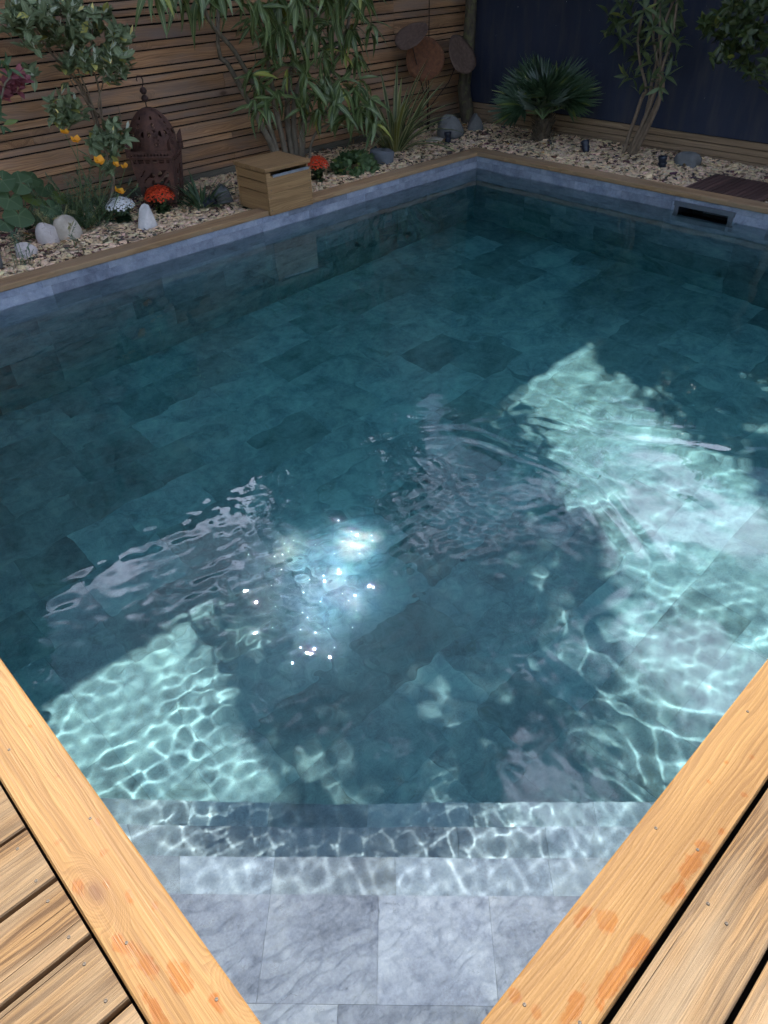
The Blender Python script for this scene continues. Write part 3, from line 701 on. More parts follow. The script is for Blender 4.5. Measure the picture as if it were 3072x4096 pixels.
M['citrus'] = leaf_mat('citrus_leaf', (0.022, 0.042, 0.014), (0.060, 0.085, 0.022), rib=(.09, .12, .04), trans=.3, rough=.35)
ci = empty('citrus_tree', (6.45, 2.15, -.06), 'dark leafy tree hanging into the top right corner before the navy screen', 'tree')
stem('trunk', [(6.45, 2.15, -.06), (6.47, 2.2, .5), (6.42, 2.25, 1.1), (6.4, 2.3, 2.0)], .045, .02, M['bark_grey'], ci, 8, 5, .004, rr)
CT_ = [blade(.085, .036, d, .3, 3, 'oval') for d in (.05, .25, .5)]; pl = []
for (x, y, n) in [(1525, 50, 6), (1535, 62, 6), (1550, 75, 7), (1565, 55, 7), (1570, 90, 8), (1585, 70, 8), (1600, 20, 8), (1580, 15, 7), (1555, 25, 5), (1600, 50, 8), (1620, 35, 9), (1640, 20, 9), (1610, 80, 8), (1630, 65, 9), (1650, 50, 9), (1590, 105, 7), (1560, 110, 6), (1615, 110, 6), (1640, 95, 8), (1655, 85, 8), (1545, 130, 3), (1590, 135, 4), (1610, 150, 5), (1630, 155, 5), (1650, 135, 7), (1655, 165, 5), (1655, 10, 8), (1570, 125, 4), (1625, 5, 8), (1600, -5, 8), (1520, 62, 3), (1540, 40, 4)]:
    for s_ in range(2): pl += whorl(on_x(x + rr.uniform(-8, 8), y + rr.uniform(-8, 8), rr.uniform(6.1, 6.6)), (rr.uniform(-.8, .2), rr.uniform(-.5, .8), rr.uniform(-.3, .5)), n, (.4, 1.4), rr, 3, (.8, 1.2))
for i in range(190):
    a, b, c = rr.gauss(0, 1), rr.gauss(0, 1), rr.gauss(0, 1); q = (a * a + b * b + c * c) ** .5; k = rr.random() ** .33
    p = Vector((6.35 + .6 * a / q * k, 2.1 + .7 * b / q * k, 1.75 + .8 * c / q * k))
    if p.z > 1.2: pl += whorl(p, (a, b, c + .4), 10, (.4, 1.4), rr, 3, (1, 1.5))
foliage(ci, CT_, pl, M['citrus'], 290)

tr = empty('corner_tree', (6.78, 5.72, -.06), 'straight mossy tree trunk standing in the corner where the two fences meet', 'tree')
stem('trunk', [(6.78, 5.72, -.08), on_x(1003, 200, 6.76), on_x(1012, 100, 6.76), on_x(1018, 0, 6.76), (6.75, 5.7, 1.9), (7.1, 5.75, 2.9)], .078, .045, M['bark_moss'], tr, 12, 6, .006, rr)
pl = []
for i in range(150):
    a, b, c = rr.gauss(0, 1), rr.gauss(0, 1), rr.gauss(0, 1); q = (a * a + b * b + c * c) ** .5; k = rr.random() ** .33
    pl += whorl(Vector((7.35 + .65 * a / q * k, 5.75 + .65 * b / q * k, 3.4 + .75 * c / q * k)), (a, b, c + .5), 10, (.4, 1.3), rr, 3, (1, 1.4))
foliage(tr, LT, pl, M['laurel'], 0)

# ------------------------------------------------------------------ fan palm
M['palm'] = leaf_mat('palm_leaf', (0.026, 0.052, 0.026), (0.065, 0.105, 0.050), trans=.15, rough=.36)
M['palm_pale'] = leaf_mat('palm_young_leaf', (0.075, 0.10, 0.075), (0.12, 0.15, 0.11), trans=.15, rough=.5)
pa = empty('fan_palm', (6.58, 4.62, -.06), 'low fan palm with stiff dark green fronds and a shaggy trunk before the navy screen', 'palm')
tb = stem('trunk', [(6.58, 4.62, -.08), (6.57, 4.62, .08), (6.55, 4.61, .2)], .085, .07, bark('palm_fibre', (0.025, 0.018, 0.012), (0.12, 0.085, 0.05), 30), pa, 12, 5, .004, rr)
mb = MB()
for i in range(150):
    t = rr.uniform(0, 6.28); z = rr.uniform(-.05, .2); r = .08; p = Vector((r * math.cos(t), r * math.sin(t), z + .06)); d = Vector((math.cos(t), math.sin(t), rr.uniform(.5, 1.6))).normalized()
    mb.tube([p, p + d * rr.uniform(.03, .06)], [.009, .003], 4)
mb.build('leaf_bases', tb.data.materials[0], pa)
def frond(az, el, L, R, mat, n=20, cup=.25, span=2.5, wid=.034, fwd=0.0):
    c = Vector((6.55, 4.61, .2)); d = Vector((math.cos(az) * math.cos(el), math.sin(az) * math.cos(el), math.sin(el)))
    c = c + Vector((-.82, -.57, 0)) * fwd; hub = c + d * L; up = Vector((-math.cos(az) * math.sin(el), -math.sin(az) * math.sin(el), math.cos(el))) + Vector((-.78, -.54, .3)) * .8
    up = (up - d * up.dot(d)).normalized(); side = up.cross(d)
    fr = bpy.data.objects.new('frond', None); COL.objects.link(fr); fr.parent = pa
    B = Vector(pa.location); MB().tube([c - B, hub - B], [.010, .007], 5).build('petiole', M['stalk'], fr)
    items = []
    for i in range(n):
        t = (i / (n - 1) - .5) * 2 * span / 1.0 * .5 * 1.15; dd = d * math.cos(t) + side * math.sin(t) + up * (cup * (1 - math.cos(t)) + rr.uniform(-.05, .05))
        T = blade(R * (1 - .18 * abs(t)) * rr.uniform(.92, 1.05), wid, rr.uniform(.02, .14), .7, 4, 'lance'); items.append((T, aim(hub - B, dd, up, 0)))
    joined('leaflets', items, mat, fr, None)
for i in range(11):
    frond(rr.uniform(0, 6.28), rr.uniform(.3, 1.3), rr.uniform(.16, .26), rr.uniform(.30, .37), M['palm'], 20)
for az, el in ((2.0, .5), (2.6, .35), (3.6, .4), (4.4, .5), (1.7, .75), (5.0, .7), (3.2, 1.2), (2.4, 1.1), (4.0, 1.0), (2.2, .1), (5.3, .35), (1.2, .9), (5.6, 1.0), (3.7, .8)):
    frond(az, el, .23, .35, M['palm'], 21)
for az, el, L in ((2.5, .75, .12), (1.3, 1.2, .2), (4.9, .9, .12)):
    frond(az, el, L, .27, M['palm_pale'], 14, .4, 1.5, .034, .2)

# ------------------------------------------------------------------ striped strap-leaved plant
M['strap'] = leaf_mat('striped_strap_leaf', (0.060, 0.085, 0.030), (0.090, 0.115, 0.045), stripe=(0.34, 0.33, 0.15), trans=.3, rough=.5)
ph = empty('flax_lily', (5.33, 5.42, -.06), 'clump of striped yellow-green strap leaves growing beside the dark slate', 'plant')
pl = []; ST = []
for i in range(58):
    T = blade(rr.uniform(.45, .85), rr.uniform(.028, .042), rr.uniform(.05, .75), .5, 8, 'strap', rr.uniform(-.6, .6)); ST.append(T)
    t = rr.uniform(0, 6.28); e = rr.uniform(.75, 1.45); p = Vector((5.33 + .05 * math.cos(t), 5.42 + .05 * math.sin(t), -.06))
    pl.append((i, aim(p, (math.cos(t) * math.cos(e), math.sin(t) * math.cos(e), math.sin(e)))))
for k in (0, 1, 2):
    T = blade(.9, .03, .95, .5, 9, 'strap', .5); ST.append(T); pl.append((58 + k, aim((5.36, 5.38, -.05), [(.75, -.25, 1.0), (.9, -.5, .8), (.55, -.75, .7)][k])))
foliage(ph, ST, pl, M['strap'], 300)

# ------------------------------------------------------------------ low plants
def tuft(name, label, cat, c, n, L, W, mat, e=(.4, 1.4), droop=(.1, .7), group=None):
    th = empty(name, c, label, cat, group); T = []; pl = []
    for i in range(n):
        T.append(blade(rr.uniform(*L), W, rr.uniform(*droop), .4, 5, 'strap', rr.uniform(-.4, .4))); t = rr.uniform(0, 6.28); a = rr.uniform(*e)
        p = Vector(c) + Vector((.04 * math.cos(t), .04 * math.sin(t), -.01)); pl.append((i, aim(p, (math.cos(t) * math.cos(a), math.sin(t) * math.cos(a), math.sin(a)))))
    foliage(th, T, pl, mat, 300); return th
M['grassy'] = leaf_mat('grassy_leaf', (0.035, 0.070, 0.030), (0.075, 0.125, 0.055), trans=.25, rough=.45)
tuft('grass_clump', 'small tuft of dark green strappy leaves beside the lantern foot', 'plant', on_z(437, 450, -.05), 90, (.18, .36), .016, M['grassy'])

M['mound'] = leaf_mat('mound_leaf', (0.045, 0.085, 0.025), (0.085, 0.140, 0.050), trans=.25, rough=.6)
mo = empty('cranesbill_mound', on_z(768, 372, -.05), 'rounded mound of small bright green leaves right of the red flowers by the box', 'plant')
MT = [blade(.05, .030, d, .2, 3, 'oval') for d in (.1, .4)]; pl = []
mc = Vector(mo.location)
for i in range(340):
    t = rr.uniform(0, 6.28); e = rr.uniform(.05, 1.57); r = rr.uniform(.75, 1.0)
    n_ = Vector((math.cos(t) * math.cos(e), math.sin(t) * math.cos(e), math.sin(e))); p = mc + Vector((n_.x * .21 * r, n_.y * .21 * r, n_.z * .15 * r))
    for q in range(2): pl.append((rr.randrange(2), aim(p, n_ + Vector((rr.uniform(-1, 1), rr.uniform(-1, 1), rr.uniform(-.3, .6))), n_, 0, rr.uniform(.7, 1.2))))
foliage(mo, MT, pl, M['mound'], 250)

def petal_mat(name, c1, c2, tip=None):
    return leaf_mat(name, c1, c2, trans=.3, rough=.6, tip=tip)
M['red'] = petal_mat('red_petal', (0.52, 0.035, 0.012), (0.70, 0.085, 0.02)); M['white_petal'] = petal_mat('white_petal', (0.72, 0.72, 0.70), (0.85, 0.85, 0.84))
M['succulent'] = leaf_mat('succulent_leaf', (0.018, 0.035, 0.014), (0.045, 0.075, 0.03), trans=.1, rough=.35)
def kalanchoe(label, c, mat, rx, rz, n, lean=(0, 0)):
    th = empty('flowering_kalanchoe', c, label, 'flowers', 'low flowering plants with domed flower heads'); c = Vector(c)
    T = blade(.085, .055, .3, .2, 3, 'oval'); pl = []
    for i in range(46):
        t = rr.uniform(0, 6.28); e = rr.uniform(-.1, 1.2); pl.append((0, aim(c + Vector((0, 0, rr.uniform(.01, .09))), (math.cos(t) * math.cos(e), math.sin(t) * math.cos(e), math.sin(e)), s=rr.uniform(.7, 1.15))))
    foliage(th, [T], pl, M['succulent'], 60)
    P = blade(.0125, .0095, .1, .1, 2, 'oval'); items = []; hub = c + Vector((lean[0], lean[1], .10))
    for i in range(n):
        t = i * 2.39996; k = ((i + .5) / n) ** .5; e = math.acos(k * .97)
        p = Vector((rx * k * math.cos(t) * rr.uniform(.9, 1.05), rx * k * math.sin(t) * rr.uniform(.9, 1.05), rz * math.sin(e) * rr.uniform(.8, 1.1)))
        nn = (p + Vector((0, 0, .05))).normalized(); a = nn.orthogonal().normalized(); b = nn.cross(a); t0 = rr.uniform(0, 6.28)
        for q in range(4):
            s_ = a * math.cos(t0 + q * 1.571) + b * math.sin(t0 + q * 1.571); items.append((P, aim(hub + p - c, s_ + nn * .35, nn)))
    joined('flower_head', items, mat, th)
    mb = MB()
    for i in range(12):
        t = rr.uniform(0, 6.28); q = hub - c + Vector((rx * .5 * math.cos(t), rx * .5 * math.sin(t), rz * .5)); mb.tube([(0, 0, .03), (q.x * .6, q.y * .6, .07), q], .0035, 5)
    mb.build('stalks', M['stalk'], th)['kind'] = 'stuff'
kalanchoe('bright red domed flower cluster at the foot of the rusty lantern', on_z(352, 464), M['red'], .115, .105, 300)
kalanchoe('bright red domed flower cluster tucked behind the wooden box', on_z(688, 393), M['red'], .10, .10, 240)
kalanchoe('white domed flower cluster beside the pale upright stone', on_z(268, 482), M['white_petal'], .11, .08, 230)

# large round-leaved plant at the left edge
M['mallow'] = leaf_mat('mallow_leaf', (0.040, 0.080, 0.030), (0.060, 0.110, 0.045), rib=(.10, .15, .07), trans=.3, rough=.6)
ma = empty('mallow_plant', on_z(60, 500, -.06), 'leafy plant with broad round leaves low against the fence at the left edge', 'plant')
def roundleaf(R):
    n = 16; v = [(0, 0, 0)]; uv = [(.5, .5)]; f = []
    for ring, k in ((1, .5), (2, 1.0)):
        for i in range(n):
            t = -2.9 + 5.8 * i / (n - 1); r = R * k * (1 + .07 * math.cos(t * 5)) * (.92 if abs(t) > 2.5 else 1)
            v.append((r * math.cos(t), r * math.sin(t), -.10 * R * k * k + .05 * R * k * math.cos(t * 5))); uv.append((.5 + .5 * k * math.sin(t * 2.5), .5))
    for i in range(n - 1): f.append((0, 1 + i, 2 + i, 2 + i)); f.append((1 + i, 1 + n + i, 2 + n + i, 2 + i))
    return np.array(v), f, np.array(uv)
B = Vector(ma.location)
for (x, y, d, r) in [(45, 395, 5.6, .085), (95, 405, 5.7, .08), (20, 430, 5.55, .09), (40, 465, 5.45, .10), (110, 450, 5.5, .075), (75, 430, 5.6, .08), (130, 425, 5.65, .06), (5, 390, 5.6, .08), (10, 480, 5.45, .07), (65, 385, 5.7, .07)]:
    p = on_y(x, y, d); T = roundleaf(r); T = (T[0], [tuple(dict.fromkeys(q)) for q in T[1]], T[2])
    o = link('leaf', tmpl_mesh('leaf', T, M['mallow']), None, ma); nn = Vector((rr.uniform(-.4, .3), -.6 + rr.uniform(-.3, .3), .8))
    o.matrix_local = Matrix.Translation(p - B) @ nn.to_track_quat('Z', 'X').to_matrix().to_4x4() @ Matrix.Rotation(rr.uniform(0, 6), 4, 'Z')
    MB().tube([(rr.uniform(-.05, .05), 0, 0), (p - B) * .5 + Vector((0, .03, .03)), p - B], [.006, .005, .004], 5).build('leaf_stalk', M['stalk'], ma)

# poppies: feathery leaves, thin stalks and cup flowers
M['feather'] = leaf_mat('feathery_leaf', (0.065, 0.105, 0.062), (0.12, 0.18, 0.105), trans=.25, rough=.6)
M['feather_pale'] = leaf_mat('yellowed_feathery_leaf', (0.20, 0.20, 0.08), (0.30, 0.29, 0.13), trans=.25, rough=.6)
M['poppy'] = petal_mat('poppy_petal', (0.72, 0.27, 0.015), (0.80, 0.36, 0.02), (0.80, 0.42, 0.03))
po = empty('poppy_plant', on_z(185, 490, -.06), 'orange poppies on thin stalks over feathery grey-green foliage by the pale stones', 'flowers')
B = Vector(po.location); fib = blade(.040, .0065, .2, .3, 2); items = []; pale = []
def spray(p, ax, L, n, dst):
    """a finely cut leaf: side leaflets along a rachis, each split again"""
    ax = Vector(ax).normalized(); a = ax.orthogonal().normalized(); b = ax.cross(a); t0 = rr.uniform(0, 6.28)
    for i in range(n):
        q = Vector(p) + ax * L * (i / n); sd = a * math.cos(t0 + i * 3.14) + b * math.sin(t0 + i * 3.14)
        for m_ in (-.5, .1, .7): dst.append((fib, aim(q - B, sd * .9 + ax * (.5 + m_) + Vector((rr.uniform(-.4, .4), rr.uniform(-.4, .4), rr.uniform(-.2, .4))), s=rr.uniform(.7, 1.3) * (1.15 - .5 * i / n))))
stk = MB()
for i in range(150):
    t = rr.uniform(0, 6.28); e = rr.uniform(.15, 1.3); L = rr.uniform(.12, .42); d = Vector((math.cos(t) * math.cos(e) * 1.2, math.sin(t) * math.cos(e) * .6 - .15, math.sin(e)))
    c = Vector((rr.gauss(0, .10), rr.gauss(0, .05), 0)); p = B + c + d * L
    stk.tube([c, c + d * L * .6, c + d * L + Vector((0, 0, .02))], [.003, .0025, .0015], 4); spray(p - d * .04, d + Vector((0, 0, .3)), .07, 6, items)
    if rr.random() < .4: spray(B + c + d * L * .55, d + Vector((rr.uniform(-1, 1), 0, .5)), .06, 5, items)
for (x, y) in [(75, 465), (85, 470), (140, 455), (128, 470), (150, 462), (95, 478), (155, 490)]: spray(on_y(x, y, 5.2), (rr.uniform(-.6, .6), -.3, .2), .06, 6, pale)
for (x, y) in [(40, 525), (30, 515), (55, 540), (35, 555), (70, 555), (45, 570), (155, 505), (160, 520), (20, 530)]: 
    p = on_y(x, y, 5.08); spray(p, (rr.uniform(-.6, .6), -.3, .6), .07, 6, items); stk.tube([Vector((p.x, p.y + .02, -.05)) - B, p - B], .002, 4)
joined('feathery_foliage', items, M['feather'], po); joined('yellowed_foliage', pale, M['feather_pale'], po)
stk.build('stalks', M['stalk'], po)['kind'] = 'stuff'
for (x, y, d, s_) in [(140, 288, 5.2, .03), (165, 305, 5.15, .034), (215, 350, 5.1, .038), (250, 357, 5.1, .026), (271, 361, 5.1, .026), (258, 416, 5.1, .038)]:
    p = on_y(x, y, d); fl_ = bpy.data.objects.new('poppy_flower', None); COL.objects.link(fl_); fl_.parent = po; fl_.location = p - B
    T = blade(s_ * 1.25, s_ * 1.35, -.35, -.2, 4, 'oval'); mm = tmpl_mesh('petal', T, M['poppy'])
    ax = Vector((rr.uniform(-.5, .5), rr.uniform(-.6, 0), 1)).normalized(); a = ax.orthogonal().normalized(); b = ax.cross(a)
    for q in range(4):
        s2 = a * math.cos(q * 1.571) + b * math.sin(q * 1.571); o = bpy.data.objects.new('petal', mm); COL.objects.link(o); o.parent = fl_; o.matrix_local = aim((0, 0, 0), s2 + ax * .38, ax)
    foot = Vector((rr.uniform(-.1, .2), rr.uniform(-.1, 0), 0)); MB().tube([foot, (p - B) * .55 + foot * .4 - Vector((0, 0, .03)), p - B], [.0035, .003, .0022], 5).build('flower_stalk', M['stalk'], po)

# pink-leaved branch at the left edge
M['pink'] = leaf_mat('pink_leaf', (0.17, 0.045, 0.06), (0.28, 0.085, 0.10), trans=.3, rough=.6)
pk = empty('pink_flowering_branch', (1.45, 5.3, -.06), 'dusky pink flowers on a branch poking in at the left edge before the fence', 'flowers')
stem('branch', [(1.45, 5.3, -.06), (1.5, 5.25, .3), on_y(5, 200, 5.1), on_y(35, 170, 5.1)], .012, .004, M['bark_grey'], pk, 6, 5, .004, rr)
pl = []
for (x, y) in [(10, 180), (25, 165), (38, 172), (48, 182), (30, 190), (15, 200), (40, 158), (8, 192), (50, 170)]: pl += whorl(on_y(x, y, 5.1), (rr.uniform(-.5, .5), -.6, .5), 6, (.4, 1.3), rr, 2, (.7, 1.1))
foliage(pk, [blade(.07, .045, d, .2, 3, 'oval') for d in (.1, .4)], pl, M['pink'], 60, 'petal')
pl = []
for (x, y) in [(5, 145), (20, 148), (3, 250), (10, 268), (0, 235), (5, 128)]: pl += whorl(on_y(x, y, 5.05), (.3, -.5, .2), 4, (.5, 1.3), rr, 2, (.5, .8))
foliage(pk, [blade(.13, .045, d, .2, 4) for d in (.1, .4)], pl, M['mallow'], 60)

# ------------------------------------------------------------------ rusty lantern
def rust(name, c1, c2, c3, scale=18.0, streak=False):
    t = NT(name); oc = t.node('TexCoord').outputs['Object']; n = t.noise(t.vmath('MULTIPLY', oc, (1, 1, .3)) if streak else oc, scale, 6, .65); m_ = t.noise(oc, scale * 6, 4, .7)
    t.set(Base_Color=t.ramp(t.math('ADD', t.math('MULTIPLY', n, .75), t.math('MULTIPLY', m_, .25)), [(.32, c1), (.5, c2), (.68, c3)]), Roughness=.85, Metallic=.15)
    t.bump(m_, .5, .003); return t.m
M['rust'] = rust('dark_rust', (0.030, 0.013, 0.010), (0.075, 0.033, 0.023), (0.12, 0.052, 0.032))
ld = Vector((2.93, 5.56, 0)).normalized(); lr_ = Vector((ld.y, -ld.x, 0)); phi = rad(17)
LN = -ld * math.cos(phi) - lr_ * math.sin(phi); LX = lr_ * math.cos(phi) - ld * math.sin(phi)      # front normal, width direction
lan = empty('lantern', (2.93, 5.58, -.06), 'rusty pierced-metal lantern with a domed top and hook leaning near the fence', 'lantern')
lan.rotation_euler = (0, 0, math.atan2(LX.y, LX.x))
def holes_rosette(u, v, cx, cy, R):
    dx, dy = u - cx, v - cy; r = math.hypot(dx, dy); a = math.atan2(dy, dx)
    if .30 * R < r < .95 * R: return math.cos(a * 10) > .15 + .5 * abs((r / R - .62) / .33)
    return False
def pierced(name, fn, nu, nv, mask, parent, th=.003, mat=None):
    v = []; f = []; idx = {}
    for j in range(nv):
        for i in range(nu):
            if mask((i + .5) / nu, (j + .5) / nv): continue
            q = []
            for di, dj in ((0, 0), (1, 0), (1, 1), (0, 1)):
                k = (i + di, j + dj)
                if k not in idx: idx[k] = len(v); v.append(fn(k[0] / nu, k[1] / nv))
                q.append(idx[k])
            f.append(q)
    o = link(name, mesh(name, v, f), mat or M['rust'], parent); s = o.modifiers.new('thick', 'SOLIDIFY'); s.thickness = th; return o
WB, WT, HB = .118, .160, .40                         # half widths at foot and shoulder, body height
def body_mask(u, v):
    if v > .86: return abs(((u * 6) % 1) - .5) < .34 and .885 < v < .955 and .06 < u < .94 and abs(v - .92) > .008
    if v > .80: return False
    if not (.12 < u < .88 and .05 < v < .78): return False
    a, b = (u - .5) * 2, (v - .41) / .37
    if abs(a) > .93 or abs(b) > .95: return False
    w = math.sin(a * 7.5 + 2.0 * math.sin(b * 5.0)) * math.sin(b * 8.0 + 1.6 * math.sin(a * 6.0)); return w > .18 and math.hypot(a, b) > .16
for k in range(4):
    R = Matrix.Rotation(k * math.pi / 2, 3, 'Z')
    def fn(u, v, R=R):
        w = WB + (WT - WB) * v; return R @ Vector(((u - .5) * 2 * w, -w, HB * v))
    pierced('side_panel', fn, 64, 80, body_mask, lan)
    # shoulder band with a row of small triangles
    def fb_(u, v, R=R): return R @ Vector(((u - .5) * 2 * (WT + .014), -(WT + .014) + .010 * v, HB + .045 * v - .004))
    pierced('shoulder_band', fb_, 90, 12, lambda u, v: .25 < v < .7 and abs(((u * 14) % 1) - .5) < (.7 - v) * .8 and .04 < u < .96, lan)
    def cor(u, v, R=R):   # flaring corner leaf
        return R @ Vector((-(WT + .012) + .030 * u, -(WT + .012) + .030 * u, HB + .03 + .10 * v * (1 - .4 * u)))
    pierced('corner_leaf', cor, 4, 4, lambda u, v: False, lan, .004)
MB().box((0, 0, HB - .01), (WT * 2, WT * 2, .006)).build('shoulder_plate', M['rust'], lan); MB().box((0, 0, .006), (WB * 2, WB * 2, .008)).build('base_plate', M['rust'], lan)
RD, HD = .158, .275
def dome(u, v):
    z = v; r = RD * (1 + .06 * math.sin(z * 3.1)) * (max(0, 1 - z ** 2.3)) ** .62 + .012; t = u * 2 * math.pi
    r *= 1 + .012 * math.cos(t * 8); return (r * math.cos(t), r * math.sin(t), HB + .03 + HD * z)
def dome_mask(u, v):
    p = (u * 8) % 1
    if p < .12 or p > .88 or v < .1: return False
    a = (p - .5)
    return holes_rosette(a, (v - .28) * .9, 0, 0, .17) or holes_rosette(a, (v - .58) * .9, 0, 0, .13) or (abs(a) > .2 and abs(v - .435) < .05 * (abs(a) - .12) / .2 + .012) or (abs(a) < .08 and abs(v - .79) < .04)
pierced('dome', dome, 224, 70, dome_mask, lan)
zt = HB + .03 + HD
ir = plain('rusty_iron', (0.05, 0.027, 0.022), .8, .2, .4, 40)
for zz in (.055, .105): MB().lathe([(.001, zz - .026), (.016, zz - .02), (.025, zz - .006), (.026, zz + .004), (.018, zz + .018), (.001, zz + .026)], 9).build('finial_ball', ir, lan, (0, 0, zt))
MB().tube([(0, 0, zt - .01), (0, 0, zt + .135), (.008, 0, zt + .15), (.012, 0, zt + .175), (-.002, 0, zt + .198), (-.024, 0, zt + .198), (-.034, 0, zt + .178), (-.030, 0, zt + .165)], .0042, 7).build('hook', ir, lan, smooth=True)

# ------------------------------------------------------------------ wooden box on the pool edge
bxo = empty('timber_box', (3.49, 4.86, -.05), 'small honey-coloured timber box with a lid and a metal slot strip on the pool edge', 'box')
BX0, BX1, BY0, BY1, BH = 3.284, 3.696, 4.674, 5.06, .262
B = Vector(bxo.location)
for (a, b) in ((-.035, .118), (.122, .262 - .004)):
    board('front_board', BX1 - BX0, b - a - .002 if b > .2 else b - a, .022, M['box'], bxo, ((BX0 + BX1) / 2 - B.x, BY0 + .011 - B.y, (a + (b if b < .2 else b - .028)) / 2 - B.z), (rad(90), 0, 0), .002)
bxo.children[-1].scale = (1, .86, 1)
for sx in (BX0 + .011, BX1 - .011):
    for (a, b) in ((-.03, .114), (.119, .189), (.194, .256)):
        board('side_board', BY1 - BY0 - .047, b - a - .001, .020, M['box'], bxo, (sx - B.x, (BY0 + BY1) / 2 + .0005 - B.y, (a + b) / 2 - B.z), (rad(90), 0, rad(90)), .004)
board('back_board', BX1 - BX0, .28, .020, M['box'], bxo, ((BX0 + BX1) / 2 - B.x, BY1 - .011 - B.y, .115 - B.z), (rad(90), 0, 0), .002)
board('lid', BX1 - BX0 + .012, BY1 - BY0 + .01, .028, M['box'], bxo, ((BX0 + BX1) / 2 - B.x, (BY0 + BY1) / 2 + .004 - B.y, .277 - B.z), (0, 0, 0), .003)
MB().box((BX0 + .02 - B.x, BY0 + .011 - B.y, .2465 - B.z), (.034, .021, .026)).build('corner_block', M['box'], bxo)
M['steel'] = plain('brushed_steel', (0.32, 0.34, 0.38), .35, .9, .15, 60, .1)
MB().box(((BX0 + BX1) / 2 + .02 - B.x, BY0 + .006 - B.y, .236 - B.z), (.335, .014, .010)).box(((BX0 + BX1) / 2 + .02 - B.x, BY0 - .003 - B.y, .232 - B.z), (.335, .004, .016)).build('metal_strip', M['steel'], bxo)
sc_m = plain('screw_steel', (0.10, 0.09, 0.08), .5, .7, .3, 80)
for (x, z) in ((BX0 + .02, .0), (BX0 + .02, .09), (BX1 - .02, .0), (BX1 - .02, .09), (BX0 + .03, .14), (BX1 - .02, .14), (BX1 - .02, .2)):
    MB().tube([(0, 0, 0), (0, -.0025, 0)], .0035, 8).build('screw', sc_m, bxo, (x - B.x, BY0 - B.y - .0003, z - B.z))

# ------------------------------------------------------------------ rusty disc sculpture
M['rust_red'] = rust('red_rust', (0.055, 0.020, 0.010), (0.125, 0.045, 0.018), (0.19, 0.080, 0.032), 26, True); M['rust_brown'] = rust('brown_rust', (0.07, 0.040, 0.028), (0.115, 0.070, 0.050), (0.16, 0.105, 0.080), 26, True)
sb = on_z(925, 288, -.06)
scp = empty('disc_sculpture', sb, 'garden sculpture of three rusty dished discs on thin bent metal rods', 'sculpture')
def disc(px, r, nrm, mat, seed, sag):
    q = random.Random(seed); c = on_y(px[0], px[1], 5.64) - Vector(sb); n = 40; v = [(0, 0, sag)]; f = []
    for k in range(1, 6):
        for i in range(n):
            t = 2 * math.pi * i / n; e = r * k / 5 * (1 + .02 * math.sin(3 * t + seed) + .012 * math.sin(7 * t)); v.append((e * math.cos(t), e * math.sin(t), sag * (1 - (k / 5) ** 2) + q.uniform(-.001, .001) + (.012 * math.sin(2 * t + seed) if k == 5 else .004 * math.sin(2 * t + seed) * k / 5)))
    for i in range(n): f.append((0, 1 + i, 1 + (i + 1) % n))
    for k in range(4):
        for i in range(n): f.append((1 + k * n + i, 1 + (k + 1) * n + i, 1 + (k + 1) * n + (i + 1) % n, 1 + k * n + (i + 1) % n))
    o = link('disc', mesh('disc', v, f, True), mat, scp, c); o.rotation_mode = 'QUATERNION'; o.rotation_quaternion = Vector(nrm).to_track_quat('Z', 'Y')
    s = o.modifiers.new('thick', 'SOLIDIFY'); s.thickness = .004; return c
V3 = Vector
vd = -ray(920, 110); rgt = Vector((vd.y, -vd.x, 0)).normalized() * -1; upv = vd.cross(rgt) * -1
if upv.z < 0: upv = -upv
if rgt.x < 0: rgt = -rgt
c1 = disc((889, 75), .165, vd * .55 - rgt * .35 + upv * .75, M['rust_brown'], 1, -.02)
c2 = disc((918, 127), .185, vd * .93 + rgt * .12 + upv * .12, M['rust_red'], 2, -.03)
c3 = disc((998, 117), .185, vd * .62 + rgt * .62 + upv * .40, M['rust_brown'], 3, -.02)
rod = plain('rusty_rod', (0.035, 0.018, 0.013), .8, .2, .4, 50)
for i, (c, b_) in enumerate(((c1, (-.02, 0, 0)), (c2, (-.01, 0, 0)), (c3, (.03, 0, 0)), (V3((0.02, .03, 1.9)), (.005, .01, 0)))):
    MB().tube([(.012 * (i - 1), .008 * i, -.06), V3(b_) + V3((0, 0, .25)), V3(c) * .62 + V3((0, 0, .03)), V3(c) + V3((.03, .05, -.01))], .0055, 6).build('rod', rod, scp, smooth=True)

# ------------------------------------------------------------------ duckboard
db = empty('duckboard', (6.10, 2.44, -.02), 'dark slatted hardwood duckboard lying behind the coping at the right edge', 'duckboard')
for k in range(14):
    board('slat', .52, .037, .016, M['teak'], db, (0, -.29 + .0425 * k, .010), (0, 0, 0), .003)
for x in (-.2, 0, .2): MB().box((x, -.012, -.0085), (.04, .6, .02)).build('batten', M['teak'], db)

